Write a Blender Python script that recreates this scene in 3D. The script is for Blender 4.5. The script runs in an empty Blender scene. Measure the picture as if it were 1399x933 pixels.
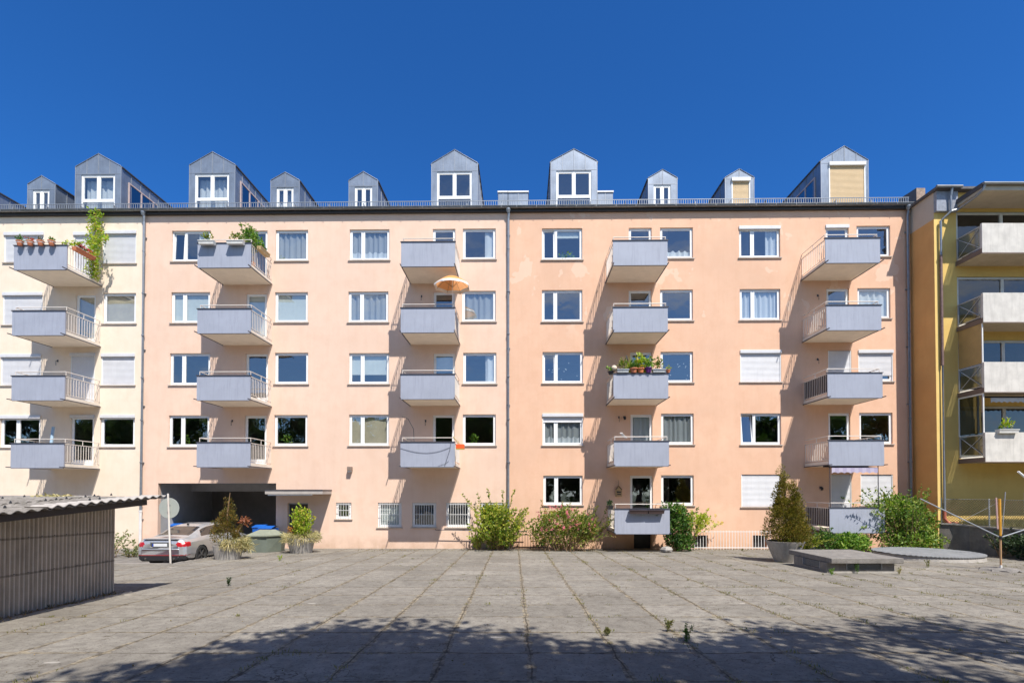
import bpy, math, random
from mathutils import Vector, Matrix
random.seed(11)
PI = math.pi
scene = bpy.context.scene
COL = scene.collection

# ------------------------------------------------------------------ camera model (survey of the place)
F = 710.0; PX = 702.0; HOR = 672.0; PITCH = math.radians(1.0)
PY = HOR - F * math.tan(PITCH)
CZ = 2.567
CAM = Vector((0, 0, CZ))
D = 23.667
A = math.atan(0.0145)
cp, sp = math.cos(PITCH), math.sin(PITCH)

def ray(px, py):
    a = (px - PX) / F; b = (PY - py) / F
    return Vector((a, cp - b * sp, sp + b * cp))
EX = Vector((math.cos(A), -math.sin(A), 0)); EN = Vector((-math.sin(A), -math.cos(A), 0)); O = Vector((0, D, 0))
def L(px, py, d=0.0):
    """survey point on the long facade (d metres out from it) -> facade coordinates x, z"""
    r = ray(px, py); t = (d - EN.dot(CAM - O)) / EN.dot(r); p = CAM + r * t
    return (p - O).dot(EX), p.z
def AT(px, py, Y):
    r = ray(px, py); return CAM + r * (Y / r.y)
def gz(y): return 0.684 - 0.02887 * y
def G(px, py):
    r = ray(px, py)
    t = (0.684 - CZ) / (r.z + 0.02887 * r.y)
    return CAM + r * t
# ------------------------------------------------------------------ mesh helper
class MB:
    def __init__(s): s.v = []; s.f = []; s.smooth = False
    def quad(s, a, b, c, d):
        n = len(s.v); s.v += [tuple(a), tuple(b), tuple(c), tuple(d)]; s.f.append((n, n+1, n+2, n+3))
    def poly(s, pts):
        n = len(s.v); s.v += [tuple(p) for p in pts]; s.f.append(tuple(range(n, n+len(pts))))
    def box(s, x0, x1, y0, y1, z0, z1, M=None):
        if x0 > x1: x0, x1 = x1, x0
        if y0 > y1: y0, y1 = y1, y0
        if z0 > z1: z0, z1 = z1, z0
        P = [(x0,y0,z0),(x1,y0,z0),(x1,y1,z0),(x0,y1,z0),(x0,y0,z1),(x1,y0,z1),(x1,y1,z1),(x0,y1,z1)]
        if M is not None: P = [tuple(M @ Vector(p)) for p in P]
        n = len(s.v); s.v += P
        for q in ((0,3,2,1),(4,5,6,7),(0,1,5,4),(1,2,6,5),(2,3,7,6),(3,0,4,7)): s.f.append(tuple(n+i for i in q))
        return s
    def tube(s, pts, r, seg=8, r1=None, cap=True):
        pts = [Vector(p) for p in pts]; N = len(pts); base = len(s.v)
        for i, p in enumerate(pts):
            d = (pts[min(i+1, N-1)] - pts[max(i-1, 0)]).normalized()
            u = d.cross(Vector((0,0,1)))
            if u.length < 1e-3: u = d.cross(Vector((1,0,0)))
            u.normalize(); w = d.cross(u)
            if isinstance(r, (list, tuple)): rr = r[i]
            else: rr = r if r1 is None else r + (r1 - r) * i / (N-1)
            for k in range(seg):
                a = 2*PI*k/seg; s.v.append(tuple(p + u*math.cos(a)*rr + w*math.sin(a)*rr))
        for i in range(N-1):
            for k in range(seg):
                a = base+i*seg+k; b = base+i*seg+(k+1) % seg
                s.f.append((a, b, b+seg, a+seg))
        if cap:
            s.f.append(tuple(base+k for k in range(seg))[::-1]); s.f.append(tuple(base+(N-1)*seg+k for k in range(seg)))
        return s
    def lathe(s, prof, c=(0,0,0), seg=24, cap0=True, cap1=True, M=None):
        base = len(s.v)
        for r, z in prof:
            for k in range(seg):
                a = 2*PI*k/seg; p = Vector((c[0]+r*math.cos(a), c[1]+r*math.sin(a), c[2]+z))
                if M is not None: p = M @ p
                s.v.append(tuple(p))
        for i in range(len(prof)-1):
            for k in range(seg):
                a = base+i*seg+k; b = base+i*seg+(k+1) % seg
                s.f.append((a, b, b+seg, a+seg))
        if cap0: s.f.append(tuple(base+k for k in range(seg))[::-1])
        if cap1: s.f.append(tuple(base+(len(prof)-1)*seg+k for k in range(seg)))
        return s
    def sheet(s, rows):
        base = len(s.v); n = len(rows[0])
        for r in rows: s.v += [tuple(p) for p in r]
        for i in range(len(rows)-1):
            for k in range(n-1):
                a = base+i*n+k; s.f.append((a, a+1, a+1+n, a+n))
        return s
    def prism(s, pts2, y0, y1):
        """polygon in x,z extruded along y"""
        n = len(pts2); b = len(s.v)
        s.v += [(x, y0, z) for x, z in pts2] + [(x, y1, z) for x, z in pts2]
        s.f.append(tuple(range(b, b+n))); s.f.append(tuple(range(b+2*n-1, b+n-1, -1)))
        for i in range(n):
            j = (i+1) % n; s.f.append((b+j, b+i, b+n+i, b+n+j))
        return s
    def make(s, name, mat, parent=None, smooth=False, bevel=0, label=None, loc=None, rz=None):
        me = bpy.data.meshes.new(name); me.from_pydata(s.v, [], s.f); me.update()
        if smooth:
            me.polygons.foreach_set('use_smooth', [True]*len(me.polygons))
        if isinstance(mat, (list, tuple)):
            for m in mat: me.materials.append(m)
        else: me.materials.append(mat)
        o = bpy.data.objects.new(name, me); COL.objects.link(o)
        if parent is not None: o.parent = parent
        if loc is not None: o.location = loc
        if rz is not None: o.rotation_euler = (0, 0, rz)
        if label: o['label'] = label
        if bevel:
            b = o.modifiers.new('b', 'BEVEL'); b.width = bevel; b.segments = 2; b.limit_method = 'ANGLE'
        return o

def tag(o, label, cat, group=None, kind=None):
    o['label'] = label; o['category'] = cat
    if group: o['group'] = group
    if kind: o['kind'] = kind
    return o
def thing(name, label, cat, loc=(0,0,0), rz=0, group=None):
    o = bpy.data.objects.new(name, None); COL.objects.link(o); o.location = loc; o.rotation_euler = (0,0,rz)
    o.empty_display_size = .2
    return tag(o, label, cat, group)
def struct(o): o['kind'] = 'structure'; return o
def copy_tree(o, parent=None, loc=None):
    c = o.copy(); COL.objects.link(c)
    if parent is not None: c.parent = parent
    if loc is not None: c.location = loc
    for ch in [x for x in KIDS.get(o.name, [])]: copy_tree(ch, c)
    return c
KIDS = {}
def index_kids():
    KIDS.clear()
    for o in bpy.data.objects:
        if o.parent: KIDS.setdefault(o.parent.name, []).append(o)

# ------------------------------------------------------------------ materials
class NT:
    def __init__(s, name):
        s.m = bpy.data.materials.new(name); s.m.use_nodes = True; s.t = s.m.node_tree
        s.b = s.t.nodes['Principled BSDF']; s.out = s.t.nodes['Material Output']
    def n(s, typ, **kw):
        nd = s.t.nodes.new(typ)
        for k, v in kw.items(): setattr(nd, k, v)
        return nd
    def l(s, a, b): s.t.links.new(a, b)
    def coord(s, scale=(1,1,1), kind='Object'):
        tc = s.n('ShaderNodeTexCoord'); mp = s.n('ShaderNodeMapping'); mp.inputs['Scale'].default_value = scale
        s.l(tc.outputs[kind], mp.inputs['Vector']); return mp.outputs['Vector']
    def noise(s, vec, scale, detail=4, rough=.6):
        nd = s.n('ShaderNodeTexNoise'); nd.inputs['Scale'].default_value = scale; nd.inputs['Detail'].default_value = detail
        nd.inputs['Roughness'].default_value = rough; s.l(vec, nd.inputs['Vector']); return nd.outputs['Fac']
    def rng(s, val, a, b, c, d, clamp=True):
        nd = s.n('ShaderNodeMapRange'); nd.clamp = clamp
        for i, x in enumerate((a, b, c, d)): nd.inputs[i+1].default_value = x
        s.l(val, nd.inputs[0]); return nd.outputs[0]
    def math(s, op, a, b=None, c=None):
        nd = s.n('ShaderNodeMath', operation=op)
        for i, x in enumerate((a, b, c)):
            if x is None: continue
            if isinstance(x, (int, float)): nd.inputs[i].default_value = x
            else: s.l(x, nd.inputs[i])
        return nd.outputs[0]
    def mix(s, fac, a, b, blend='MIX'):
        nd = s.n('ShaderNodeMix', data_type='RGBA', blend_type=blend)
        for sock, x in ((nd.inputs[0], fac), (nd.inputs[6], a), (nd.inputs[7], b)):
            if isinstance(x, (int, float)): sock.default_value = x
            elif isinstance(x, (tuple, list)): sock.default_value = (*x[:3], 1)
            else: s.l(x, sock)
        return nd.outputs[2]
    def bump(s, h, dist, strength=1):
        nd = s.n('ShaderNodeBump'); nd.inputs['Distance'].default_value = dist; nd.inputs['Strength'].default_value = strength
        s.l(h, nd.inputs['Height']); s.l(nd.outputs['Normal'], s.b.inputs['Normal'])

def simple(name, col, rough=.6, var=.12, scale=3, streak=0, dirt=None, metal=0, bump=0, bscale=40, spec=.5):
    s = NT(name); s.b.inputs['Roughness'].default_value = rough; s.b.inputs['Metallic'].default_value = metal
    s.b.inputs['Specular IOR Level'].default_value = spec
    v = s.coord(); n1 = s.noise(v, scale, 5)
    lo = tuple(c*(1-var) for c in col); hi = tuple(min(1, c*(1+var)) for c in col)
    c = s.mix(s.rng(n1, .3, .7, 0, 1), lo, hi)
    if streak:
        v2 = s.coord((7, 7, .5)); n2 = s.noise(v2, 1.5, 5, .7)
        c = s.mix(s.math('MULTIPLY', s.rng(n2, .5, .75, 0, 1), streak), c, dirt or tuple(x*.5 for x in col))
    s.l(c, s.b.inputs['Base Color'])
    if bump: s.bump(s.noise(v, bscale, 3), bump)
    return s.m

def stucco(name, col, patch=None, var=.05):
    s = NT(name); s.b.inputs['Roughness'].default_value = .92; s.b.inputs['Specular IOR Level'].default_value = .2
    v = s.coord()
    big = s.noise(v, .35, 4, .6); mid = s.noise(v, 1.6, 5, .65); fine = s.noise(v, 30, 3)
    st = s.noise(s.coord((3.2, 3.2, .3)), 1.0, 7, .75)
    c = s.mix(s.rng(big, .3, .7, 0, 1), tuple(x*(1-var*1.5) for x in col), tuple(min(1, x*(1+var)) for x in col))
    c = s.mix(s.rng(mid, .45, .72, 0, .6), c, tuple(x*y for x, y in zip(col, (.90, .84, .80))))
    c = s.mix(s.rng(st, .48, .72, 0, .36), c, tuple(x*y for x, y in zip(col, (.86, .80, .74))))
    c = s.mix(s.rng(fine, .35, .65, 0, .08), c, tuple(x*.7 for x in col))
    sz = s.n('ShaderNodeSeparateXYZ'); tz = s.n('ShaderNodeTexCoord'); s.l(tz.outputs['Object'], sz.inputs[0])
    c = s.mix(s.math('MULTIPLY', s.rng(sz.outputs[2], .05, .65, 1, 0), s.rng(mid, .35, .65, .15, .6)), c, tuple(x*y for x, y in zip(col, (.62, .58, .52))))
    if patch:
        pn = s.noise(s.coord((1, 1, .8)), .85, 3, .55)
        sx = s.n('ShaderNodeSeparateXYZ'); tc = s.n('ShaderNodeTexCoord'); s.l(tc.outputs['Object'], sx.inputs[0])
        hz = s.rng(sx.outputs[2], 9.5, 10.5, 0, 1)
        fac = s.math('MULTIPLY', s.rng(pn, .60, .612, 0, 1), hz)
        c = s.mix(s.math('MULTIPLY', fac, .5), c, patch)
    s.l(c, s.b.inputs['Base Color'])
    s.bump(s.math('ADD', s.noise(v, 60, 2), s.math('MULTIPLY', mid, .6)), .006)
    return s.m

def foliage(name, cols, trans=.35, rough=.55):
    s = NT(name); g = s.n('ShaderNodeNewGeometry'); r = s.n('ShaderNodeValToRGB')
    els = r.color_ramp.elements
    while len(els) < len(cols): els.new(.5)
    for i, c in enumerate(cols): els[i].position = i/(len(cols)-1); els[i].color = (*c, 1)
    s.l(g.outputs['Random Per Island'], r.inputs[0])
    n = s.noise(s.coord(), 1.8, 2)
    c = s.mix(1.0, r.outputs[0], s.mix(s.rng(n, .35, .65, 0, 1), (.72, .78, .7), (1.25, 1.2, 1.1)), 'MULTIPLY')
    s.l(c, s.b.inputs['Base Color']); s.b.inputs['Roughness'].default_value = rough
    s.b.inputs['Specular IOR Level'].default_value = .35
    tr = s.n('ShaderNodeBsdfTranslucent'); mx = s.n('ShaderNodeMixShader'); mx.inputs[0].default_value = trans
    s.l(s.mix(1.0, c, (1.3, 1.5, .6), 'MULTIPLY'), tr.inputs[0]); s.l(s.b.outputs[0], mx.inputs[1]); s.l(tr.outputs[0], mx.inputs[2])
    s.l(mx.outputs[0], s.out.inputs[0]); return s.m

def glass(name, tint=(.93, .95, .95), refl=.16, rough=.0):
    s = NT(name); s.t.nodes.remove(s.b)
    lw = s.n('ShaderNodeLayerWeight'); lw.inputs[0].default_value = .5
    gl = s.n('ShaderNodeBsdfGlossy'); gl.inputs['Roughness'].default_value = rough; gl.inputs[0].default_value = (.86, .92, 1, 1)
    nn = s.noise(s.coord(), 1.3, 2); bm = s.n('ShaderNodeBump'); bm.inputs['Distance'].default_value = .004; s.l(nn, bm.inputs['Height']); s.l(bm.outputs[0], gl.inputs['Normal'])
    tr = s.n('ShaderNodeBsdfTransparent'); tr.inputs[0].default_value = (*tint, 1)
    mx = s.n('ShaderNodeMixShader'); s.l(s.rng(s.math('POWER', lw.outputs['Facing'], 3.5), 0, 1, refl, .95), mx.inputs[0])
    s.l(tr.outputs[0], mx.inputs[1]); s.l(gl.outputs[0], mx.inputs[2]); s.l(mx.outputs[0], s.out.inputs[0]); return s.m

PINK = stucco('pink_stucco', (.725, .53, .415))
SALMON = stucco('salmon_stucco', (.71, .455, .318), patch=(.75, .56, .43), var=.07)
CREAM = stucco('cream_stucco', (.765, .645, .52), var=.04)
YELLOW_SUNLIT = stucco('sunlit_yellow_stucco', (.74, .53, .19), var=.06); YELLOW_SHADED = stucco('shaded_yellow_stucco', (.66, .46, .15), var=.08)  # same front wall twice: sunlit tone lighter, balcony shade put into the darker
OCHRE = stucco('ochre_stucco', (.62, .34, .13), var=.1)
PALEG = stucco('pale_plaster', (.50, .43, .36), var=.05)
WHITEF = simple('white_window_frame', (.78, .78, .77), .35, .04)
SHUT = simple('grey_white_shutter', (.58, .58, .60), .5, .05, streak=.15)
SHUTB = simple('beige_roller_shutter', (.58, .42, .235), .55, .05, streak=.1)
SILL = simple('stone_sill', (.42, .36, .31), .7, .15)
PANEL = simple('lavender_balcony_panel', (.31, .33, .395), .6, .06, 1.4, streak=.5, dirt=(.19, .20, .25))
COPING = simple('dark_metal_edge', (.05, .05, .065), .5, .1)
SLABM = simple('painted_concrete_slab', (.74, .66, .56), .8, .06, streak=.1)
RAIL = simple('cream_painted_rail', (.62, .56, .50), .5, .08)
ZINC = simple('weathered_zinc', (.23, .265, .32), .42, .22, 1.2, streak=.5, dirt=(.13, .15, .19), metal=.45)
ZDARK = simple('dark_zinc_edge', (.09, .085, .09), .45, .15, metal=.3)
GUTTER = simple('grey_zinc_gutter', (.20, .205, .21), .45, .15, metal=.5)
SOFFIT = simple('black_eave_board', (.035, .03, .028), .7, .1)
PIPE = simple('grey_zinc_pipe', (.25, .27, .30), .4, .15, 6, metal=.5)
PIPEW = simple('pale_pipe_foot', (.62, .60, .58), .6, .1)
ROOF = simple('dark_roof_sheet', (.10, .09, .09), .7, .2)
GALV = simple('galvanised_bar', (.33, .35, .38), .45, .1, metal=.4)
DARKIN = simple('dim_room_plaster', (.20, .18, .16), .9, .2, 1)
GLASS = glass('window_glass', refl=.22)
GLASSD = glass('balcony_glass', (.30, .34, .36), refl=.22, rough=.15)
CURT = NT('white_curtain'); CURT.b.inputs['Base Color'].default_value = (.50, .54, .56, 1); CURT.b.inputs['Roughness'].default_value = .9; CURT = CURT.m
LACE = NT('lace_curtain')
LACE.b.inputs['Base Color'].default_value = (.46, .50, .52, 1); LACE.b.inputs['Alpha'].default_value = .6; LACE = LACE.m
BLIND = simple('cream_blind', (.50, .55, .52), .8, .05)
BLINDD = simple('sagging_brown_blind', (.42, .38, .28), .8, .1)
BARW = simple('white_painted_bar', (.70, .69, .67), .5, .06)
CONC = simple('weathered_concrete', (.34, .315, .285), .9, .2, 4, streak=.55, dirt=(.15, .135, .12), bump=.01)
CONCD = simple('dark_aged_concrete', (.185, .17, .155), .9, .25, 4, streak=.4, bump=.012)
CONCL = simple('stained_pale_concrete', (.55, .52, .475), .85, .13, 2.5, streak=.35, dirt=(.26, .24, .22), bump=.006)
BLACK = simple('black_plastic', (.02, .02, .022), .5, .1)
BROWNW = simple('aged_wood', (.24, .15, .08), .7, .2, 12)
TERRA = simple('terracotta', (.50, .17, .08), .8, .12, 10)
SOIL = simple('dry_soil', (.09, .065, .045), .95, .3, 30)
BARK = simple('bark', (.10, .075, .055), .9, .3, 20, bump=.02)
GREEN1 = foliage('fresh_green_leaves', [(.05, .12, .02), (.10, .22, .03), (.20, .32, .05), (.30, .38, .08)])
GREEN2 = foliage('mid_green_leaves', [(.03, .08, .015), (.07, .15, .03), (.12, .22, .04)])
GREEN3 = foliage('dark_green_leaves', [(.015, .035, .012), (.03, .06, .02), (.06, .10, .035)], .15)
LIME = foliage('lime_yellow_leaves', [(.14, .26, .02), (.30, .42, .03), (.42, .46, .06), (.42, .30, .07)])
AUTUMN = foliage('green_and_rusty_leaves', [(.05, .11, .015), (.12, .20, .025), (.30, .33, .05), (.26, .15, .05), (.09, .17, .025), (.24, .29, .04)])
CONIF = foliage('olive_conifer_needles', [(.075, .075, .013), (.15, .14, .022), (.26, .21, .035), (.20, .11, .025)], .2)
RUSTC = foliage('browning_conifer_needles', [(.06, .07, .012), (.14, .12, .02), (.22, .11, .03), (.10, .11, .02)], .2)
STRAW = foliage('dry_straw', [(.28, .22, .11), (.46, .39, .22), (.60, .53, .33)], .3)
WEED = foliage('joint_weeds', [(.09, .11, .03), (.20, .19, .07), (.30, .25, .14), (.14, .16, .05)], .3)
REDF = foliage('red_petals', [(.45, .01, .02), (.65, .03, .03)], .2)
PINKF = foliage('pink_petals', [(.62, .10, .25), (.75, .30, .38)], .3)
TREEL = foliage('tree_leaves', [(.03, .06, .012), (.06, .11, .02), (.10, .15, .03)], .3)

# ------------------------------------------------------------------ plant helpers
def rnd(a, b): return a + (b-a)*random.random()
def rvec():
    while True:
        v = Vector((rnd(-1,1), rnd(-1,1), rnd(-1,1)))
        if .05 < v.length < 1: return v.normalized()
def leaf(mb, p, d, l, w):
    u = d.cross(rvec())
    if u.length < .05: u = d.cross(Vector((0,0,1))) + Vector((.01,0,0))
    u.normalize(); n = len(mb.v); nn = d.cross(u)*w*.25
    mb.v += [tuple(p), tuple(p+d*l*.5+u*w*.5+nn), tuple(p+d*l), tuple(p+d*l*.5-u*w*.5+nn)]
    mb.f.append((n, n+1, n+2, n+3))
def blob(mb, c, rad, n, size, up=.3, shell=.45):
    c = Vector(c)
    for _ in range(n):
        d = rvec(); r = (shell + (1-shell)*random.random())
        p = c + Vector((d.x*rad[0]*r, d.y*rad[1]*r, d.z*rad[2]*r))
        dd = (d*.6 + rvec() + Vector((0,0,up))).normalized(); s = size*rnd(.6, 1.3)
        leaf(mb, p, dd, s, s*.6)
def branch_path(base, dirv, length, droop=.3, n=7, wob=.12):
    pts = [Vector(base)]; d = Vector(dirv).normalized()
    for i in range(n):
        d = (d + rvec()*wob + Vector((0,0,-droop/n))).normalized(); pts.append(pts[-1] + d*length/n)
    return pts
def stems(ml, ms, base, n, height, spread, leaves, size, droop=.5, start=.25, rad=.012, base_r=.15, twig=.12):
    for _ in range(n):
        a = rnd(0, 2*PI); s = spread*rnd(.1, 1)
        h = height*rnd(.6, 1)
        b = Vector(base) + Vector((math.cos(a)*base_r*random.random(), math.sin(a)*base_r*random.random(), 0))
        pts = branch_path(b, (math.cos(a)*s, math.sin(a)*s*.8, h), math.hypot(s, h), droop)
        ms.tube(pts, rad, 5, rad*.3)
        for k in range(leaves):
            t = start + (1-start)*random.random()**.8
            i = min(int(t*(len(pts)-1)), len(pts)-2); f = t*(len(pts)-1)-i
            p = pts[i].lerp(pts[i+1], f); d = (pts[i+1]-pts[i]).normalized()
            off = rvec()*rnd(0, twig)*(1.15-t); s2 = size*rnd(.6, 1.2)
            leaf(ml, p+off, (rvec()+d*.7+Vector((0,0,.2))).normalized(), s2, s2*.55)
def cone_tree(ml, base, h, R, n, size, lump=.25, power=.75, squash=.8):
    ph = [rnd(0, 6.28) for _ in range(6)]
    for _ in range(n):
        t = 1 - math.sqrt(random.random())*1.0
        t = min(max(t, 0), .99); a = rnd(0, 2*PI)
        lum = 1 + lump*(.4*math.sin(3*a+ph[0]+t*7) + .5*math.sin(5*a+ph[1]-t*11) + .4*math.sin(t*23+ph[2]+2*a) + .5*math.sin(9*a+ph[3]+t*31)*math.sin(t*47+ph[4]+4*a))
        r = R*min(1, (t*6+.55))*(1-t)**power*lum*rnd(.55, 1)
        p = Vector(base) + Vector((math.cos(a)*r, math.sin(a)*r, t*h+.04))
        d = (Vector((math.cos(a)*.5, math.sin(a)*.5, 1.0)) + rvec()*.45).normalized()
        s = size*rnd(.6, 1.3); leaf(ml, p, d, s, s*.32)
def clump_cone(ml, base, h, R, nclump, nleaf, size, power=.7, cr=.17):
    for _ in range(nclump):
        t = 1 - math.sqrt(random.random()); t = min(max(t, .0), .97); a = rnd(0, 2*PI)
        r = R*min(1, (t*6+.6))*(1-t)**power*rnd(.35, 1.0); c = Vector(base)+Vector((math.cos(a)*r, math.sin(a)*r, t*h+.05))
        q = cr*rnd(.6, 1.25)*(1-.45*t); out = Vector((math.cos(a)*.7, math.sin(a)*.7, .9))
        for _k in range(int(nleaf*rnd(.6, 1.2))):
            d = rvec(); p = c+Vector((d.x*q, d.y*q, d.z*q*1.35)); s = size*rnd(.5, 1.2)
            leaf(ml, p, (out+d*.8+rvec()*.4).normalized(), s, s*.4)
def grass(mb, c, n, r, h, w=.012):
    for _ in range(n):
        a = rnd(0, 2*PI); q = r*math.sqrt(random.random()); p = Vector(c)+Vector((math.cos(a)*q, math.sin(a)*q, 0))
        lean = Vector((rnd(-.5,.5), rnd(-.5,.5), 1)).normalized(); hh = h*rnd(.4, 1)
        leaf(mb, p, lean, hh, w)

# ------------------------------------------------------------------ ground and setting
def deck_material():
    s = NT('weathered_paving'); s.b.inputs['Roughness'].default_value = .93; s.b.inputs['Specular IOR Level'].default_value = .25
    tc = s.n('ShaderNodeTexCoord'); sx = s.n('ShaderNodeSeparateXYZ'); s.l(tc.outputs['Object'], sx.inputs[0]); v = tc.outputs['Object']
    wob = s.noise(v, 1.6, 5, .65); wob = s.math('MULTIPLY', s.math('SUBTRACT', wob, .5), .13)
    P = 1.103
    def frac(axis, off):
        q = s.math('DIVIDE', s.math('SUBTRACT', s.math('ADD', sx.outputs[axis], wob), off), P)
        fl = s.math('FLOOR', s.math('ADD', q, .5)); cell = s.math('FLOOR', q)
        dist = s.math('MULTIPLY', s.math('ABSOLUTE', s.math('SUBTRACT', q, fl)), P)
        return dist, fl, cell
    dx, lx, cx = frac(0, .202); dy, ly, cy = frac(1, 5.66)
    def wn(a, b):
        c = s.n('ShaderNodeCombineXYZ'); s.l(a, c.inputs[0]); s.l(b, c.inputs[1]) if b is not None else None
        w = s.n('ShaderNodeTexWhiteNoise'); s.l(c.outputs[0], w.inputs[0]); return w.outputs[0]
    seg = s.noise(v, 2.3, 4, .7)
    wx = s.math('ADD', .028, s.math('MULTIPLY', s.rng(seg, .35, .65, 0, 1), .040))
    wy = s.math('MULTIPLY', s.rng(s.noise(s.coord((1, 2.2, 1)), .9, 4, .7), .36, .54, 0, 1), .040)
    jx = s.math('LESS_THAN', dx, wx); jy = s.math('LESS_THAN', dy, wy)
    # hairline core stays everywhere
    hx = s.math('LESS_THAN', dx, .011); hy = s.math('LESS_THAN', dy, .012)
    j = s.math('MAXIMUM', jx, jy); hc = s.math('MAXIMUM', hx, hy)
    tone = s.math('ADD', s.math('MULTIPLY', wn(cx, cy), .20), .90)
    big = s.noise(v, .45, 5, .65); mid = s.noise(v, 5, 5, .7); fine = s.noise(v, 55, 2)
    c = s.mix(s.rng(big, .32, .68, 0, 1), (.178, .162, .138), (.262, .242, .208))
    c = s.mix(s.rng(mid, .40, .70, 0, .7), c, (.11, .096, .083))
    spk = s.noise(v, 26, 3, .7)
    c = s.mix(s.rng(spk, .57, .66, 0, .8), c, (.07, .06, .05))
    c = s.mix(s.rng(spk, .30, .22, 0, .5), c, (.34, .31, .28))
    # cracks
    vo = s.n('ShaderNodeTexVoronoi', feature='DISTANCE_TO_EDGE'); vo.inputs['Scale'].default_value = .75
    dist = s.n('ShaderNodeVectorMath', operation='ADD'); nz = s.n('ShaderNodeTexNoise'); nz.inputs['Scale'].default_value = 2.5; nz.inputs['Detail'].default_value = 5
    s.l(v, nz.inputs['Vector']); s.l(v, dist.inputs[0]); s.l(nz.outputs['Color'], dist.inputs[1]); s.l(dist.outputs[0], vo.inputs['Vector'])
    ck = s.math('MULTIPLY', s.math('LESS_THAN', vo.outputs['Distance'], .008), s.rng(s.noise(v, .5, 2), .52, .62, 0, .8))
    c = s.mix(ck, c, (.07, .055, .04))
    # pale cement patches
    pp = s.rng(s.noise(s.coord((1, 1.6, 1)), .8, 2), .735, .745, 0, .6); c = s.mix(pp, c, (.42, .39, .35))
    tn = s.n('ShaderNodeCombineColor'); s.l(tone, tn.inputs[0]); s.l(tone, tn.inputs[1]); s.l(tone, tn.inputs[2])
    c = s.mix(1.0, c, tn.outputs[0], 'MULTIPLY')
    jc = s.mix(s.rng(s.noise(v, 9, 4, .7), .4, .6, 0, 1), (.065, .052, .038), (.29, .24, .165))
    c = s.mix(s.math('MULTIPLY', j, s.rng(s.noise(v, 6, 3), .35, .6, .35, .95)), c, jc)
    c = s.mix(s.math('MULTIPLY', hc, s.rng(s.noise(v, 1.4, 3), .38, .58, .25, .85)), c, (.055, .043, .03))
    s.l(c, s.b.inputs['Base Color'])
    h = s.math('SUBTRACT', s.math('ADD', s.math('MULTIPLY', mid, .35), s.math('MULTIPLY', fine, .3)), s.math('MULTIPLY', hc, 1.0))
    s.bump(h, .02, .8)
    return s.m
DECK = deck_material()
ASPH = simple('worn_asphalt', (.16, .145, .13), .93, .25, 3, bump=.015, bscale=60)
def slab(x0, x1, y0, y1, zf, th, name, mat):
    m = MB()
    nx = 12; ny = 12
    m.sheet([[(x0+(x1-x0)*i/nx, y0+(y1-y0)*j/ny, zf(y0+(y1-y0)*j/ny)) for i in range(nx+1)] for j in range(ny+1)])
    a = [(x0,y0),(x1,y0),(x1,y1),(x0,y1)]
    for i in range(4):
        p, q = a[i], a[(i+1) % 4]
        m.quad((p[0],p[1],zf(p[1])-th), (q[0],q[1],zf(q[1])-th), (q[0],q[1],zf(q[1])), (p[0],p[1],zf(p[1])))
    return struct(m.make(name, mat))
EDGE_X = -11.35
slab(EDGE_X, 60, -14, 24.6, gz, .5, 'courtyard_paving', DECK)
slab(-60, EDGE_X-.002, -14, 17.35, gz, .5, 'side_paving', DECK)
slab(-60, EDGE_X-.01, 17.36, 34, lambda y: -.03, .1, 'driveway', ASPH)
slab(-400, 400, -400, 400, lambda y: -.35, .2, 'ground', simple('far_ground', (.12, .13, .07), .95, .3, .2))
m = MB(); m.box(-11.47, EDGE_X, 17.3, 23.2, -.03, 0)
KERB = simple('pale_kerb_stone', (.25, .225, .20), .9, .2, 6)
rows = []
for Y in [x*.5+6 for x in range(12)]:
    z = gz(Y); xk = -8.42-.01*(Y-6)
    rows.append((xk, Y, z))
m = MB()
for a, b in zip(rows, rows[1:]):
    for dx0, dx1 in ((-.05, .05),):
        m.box(a[0]+dx0, a[0]+dx1, a[1], b[1]-.01, a[2]-.05, a[2]+.02)
struct(m.make('kerb', KERB))
m = MB()
for i in range(12):
    y0 = 17.4+i*.5; m.box(EDGE_X-.06, EDGE_X+.05, y0, y0+.49, -.1, gz(y0+.2)+.012)
for i in range(14):
    x0 = EDGE_X-.1-(i+1)*.8; m.box(x0, x0+.79, 17.28, 17.4, -.1, gz(17.3)+.012)
struct(m.make('kerb', KERB))

# ------------------------------------------------------------------ the long facade
def frame_root(name, label):
    o = thing(name, label, 'building', (0, D, 0), -A); return o
cream = frame_root('apartment_building', 'cream yellow apartment building at the left, behind the corrugated shed')
pink = frame_root('apartment_building', 'pale pink apartment building with the dark garage passage and entrance canopy')
salmon = frame_root('apartment_building', 'salmon orange apartment building with patched plaster right of the middle downpipe')
XW0 = L(-420, 500)[0]; X1 = L(194.5, 500)[0]; X2 = L(694, 500)[0]; X3 = L(1250, 500)[0]
HOLES = {id(cream): [], id(pink): [], id(salmon): []}
WT = .14
def rect(x0, x1, y0, y1):
    a = L(x0, (y0+y1)/2)[0]; b = L(x1, (y0+y1)/2)[0]; return a, b, L((x0+x1)/2, y1)[1], L((x0+x1)/2, y0)[1]
def shutter_mesh(a, b, z0, z1, y):
    rows = []; z = z1; p = .055
    while z > z0 - 1e-4:
        for k, off in ((0, 0), (.35, -.010), (.75, -.010), (.92, 0)):
            zz = max(z-k*p, z0); rows.append([(a, y+off, zz), (b, y+off, zz)])
        z -= p
    m = MB(); m.sheet(rows); return m
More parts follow.
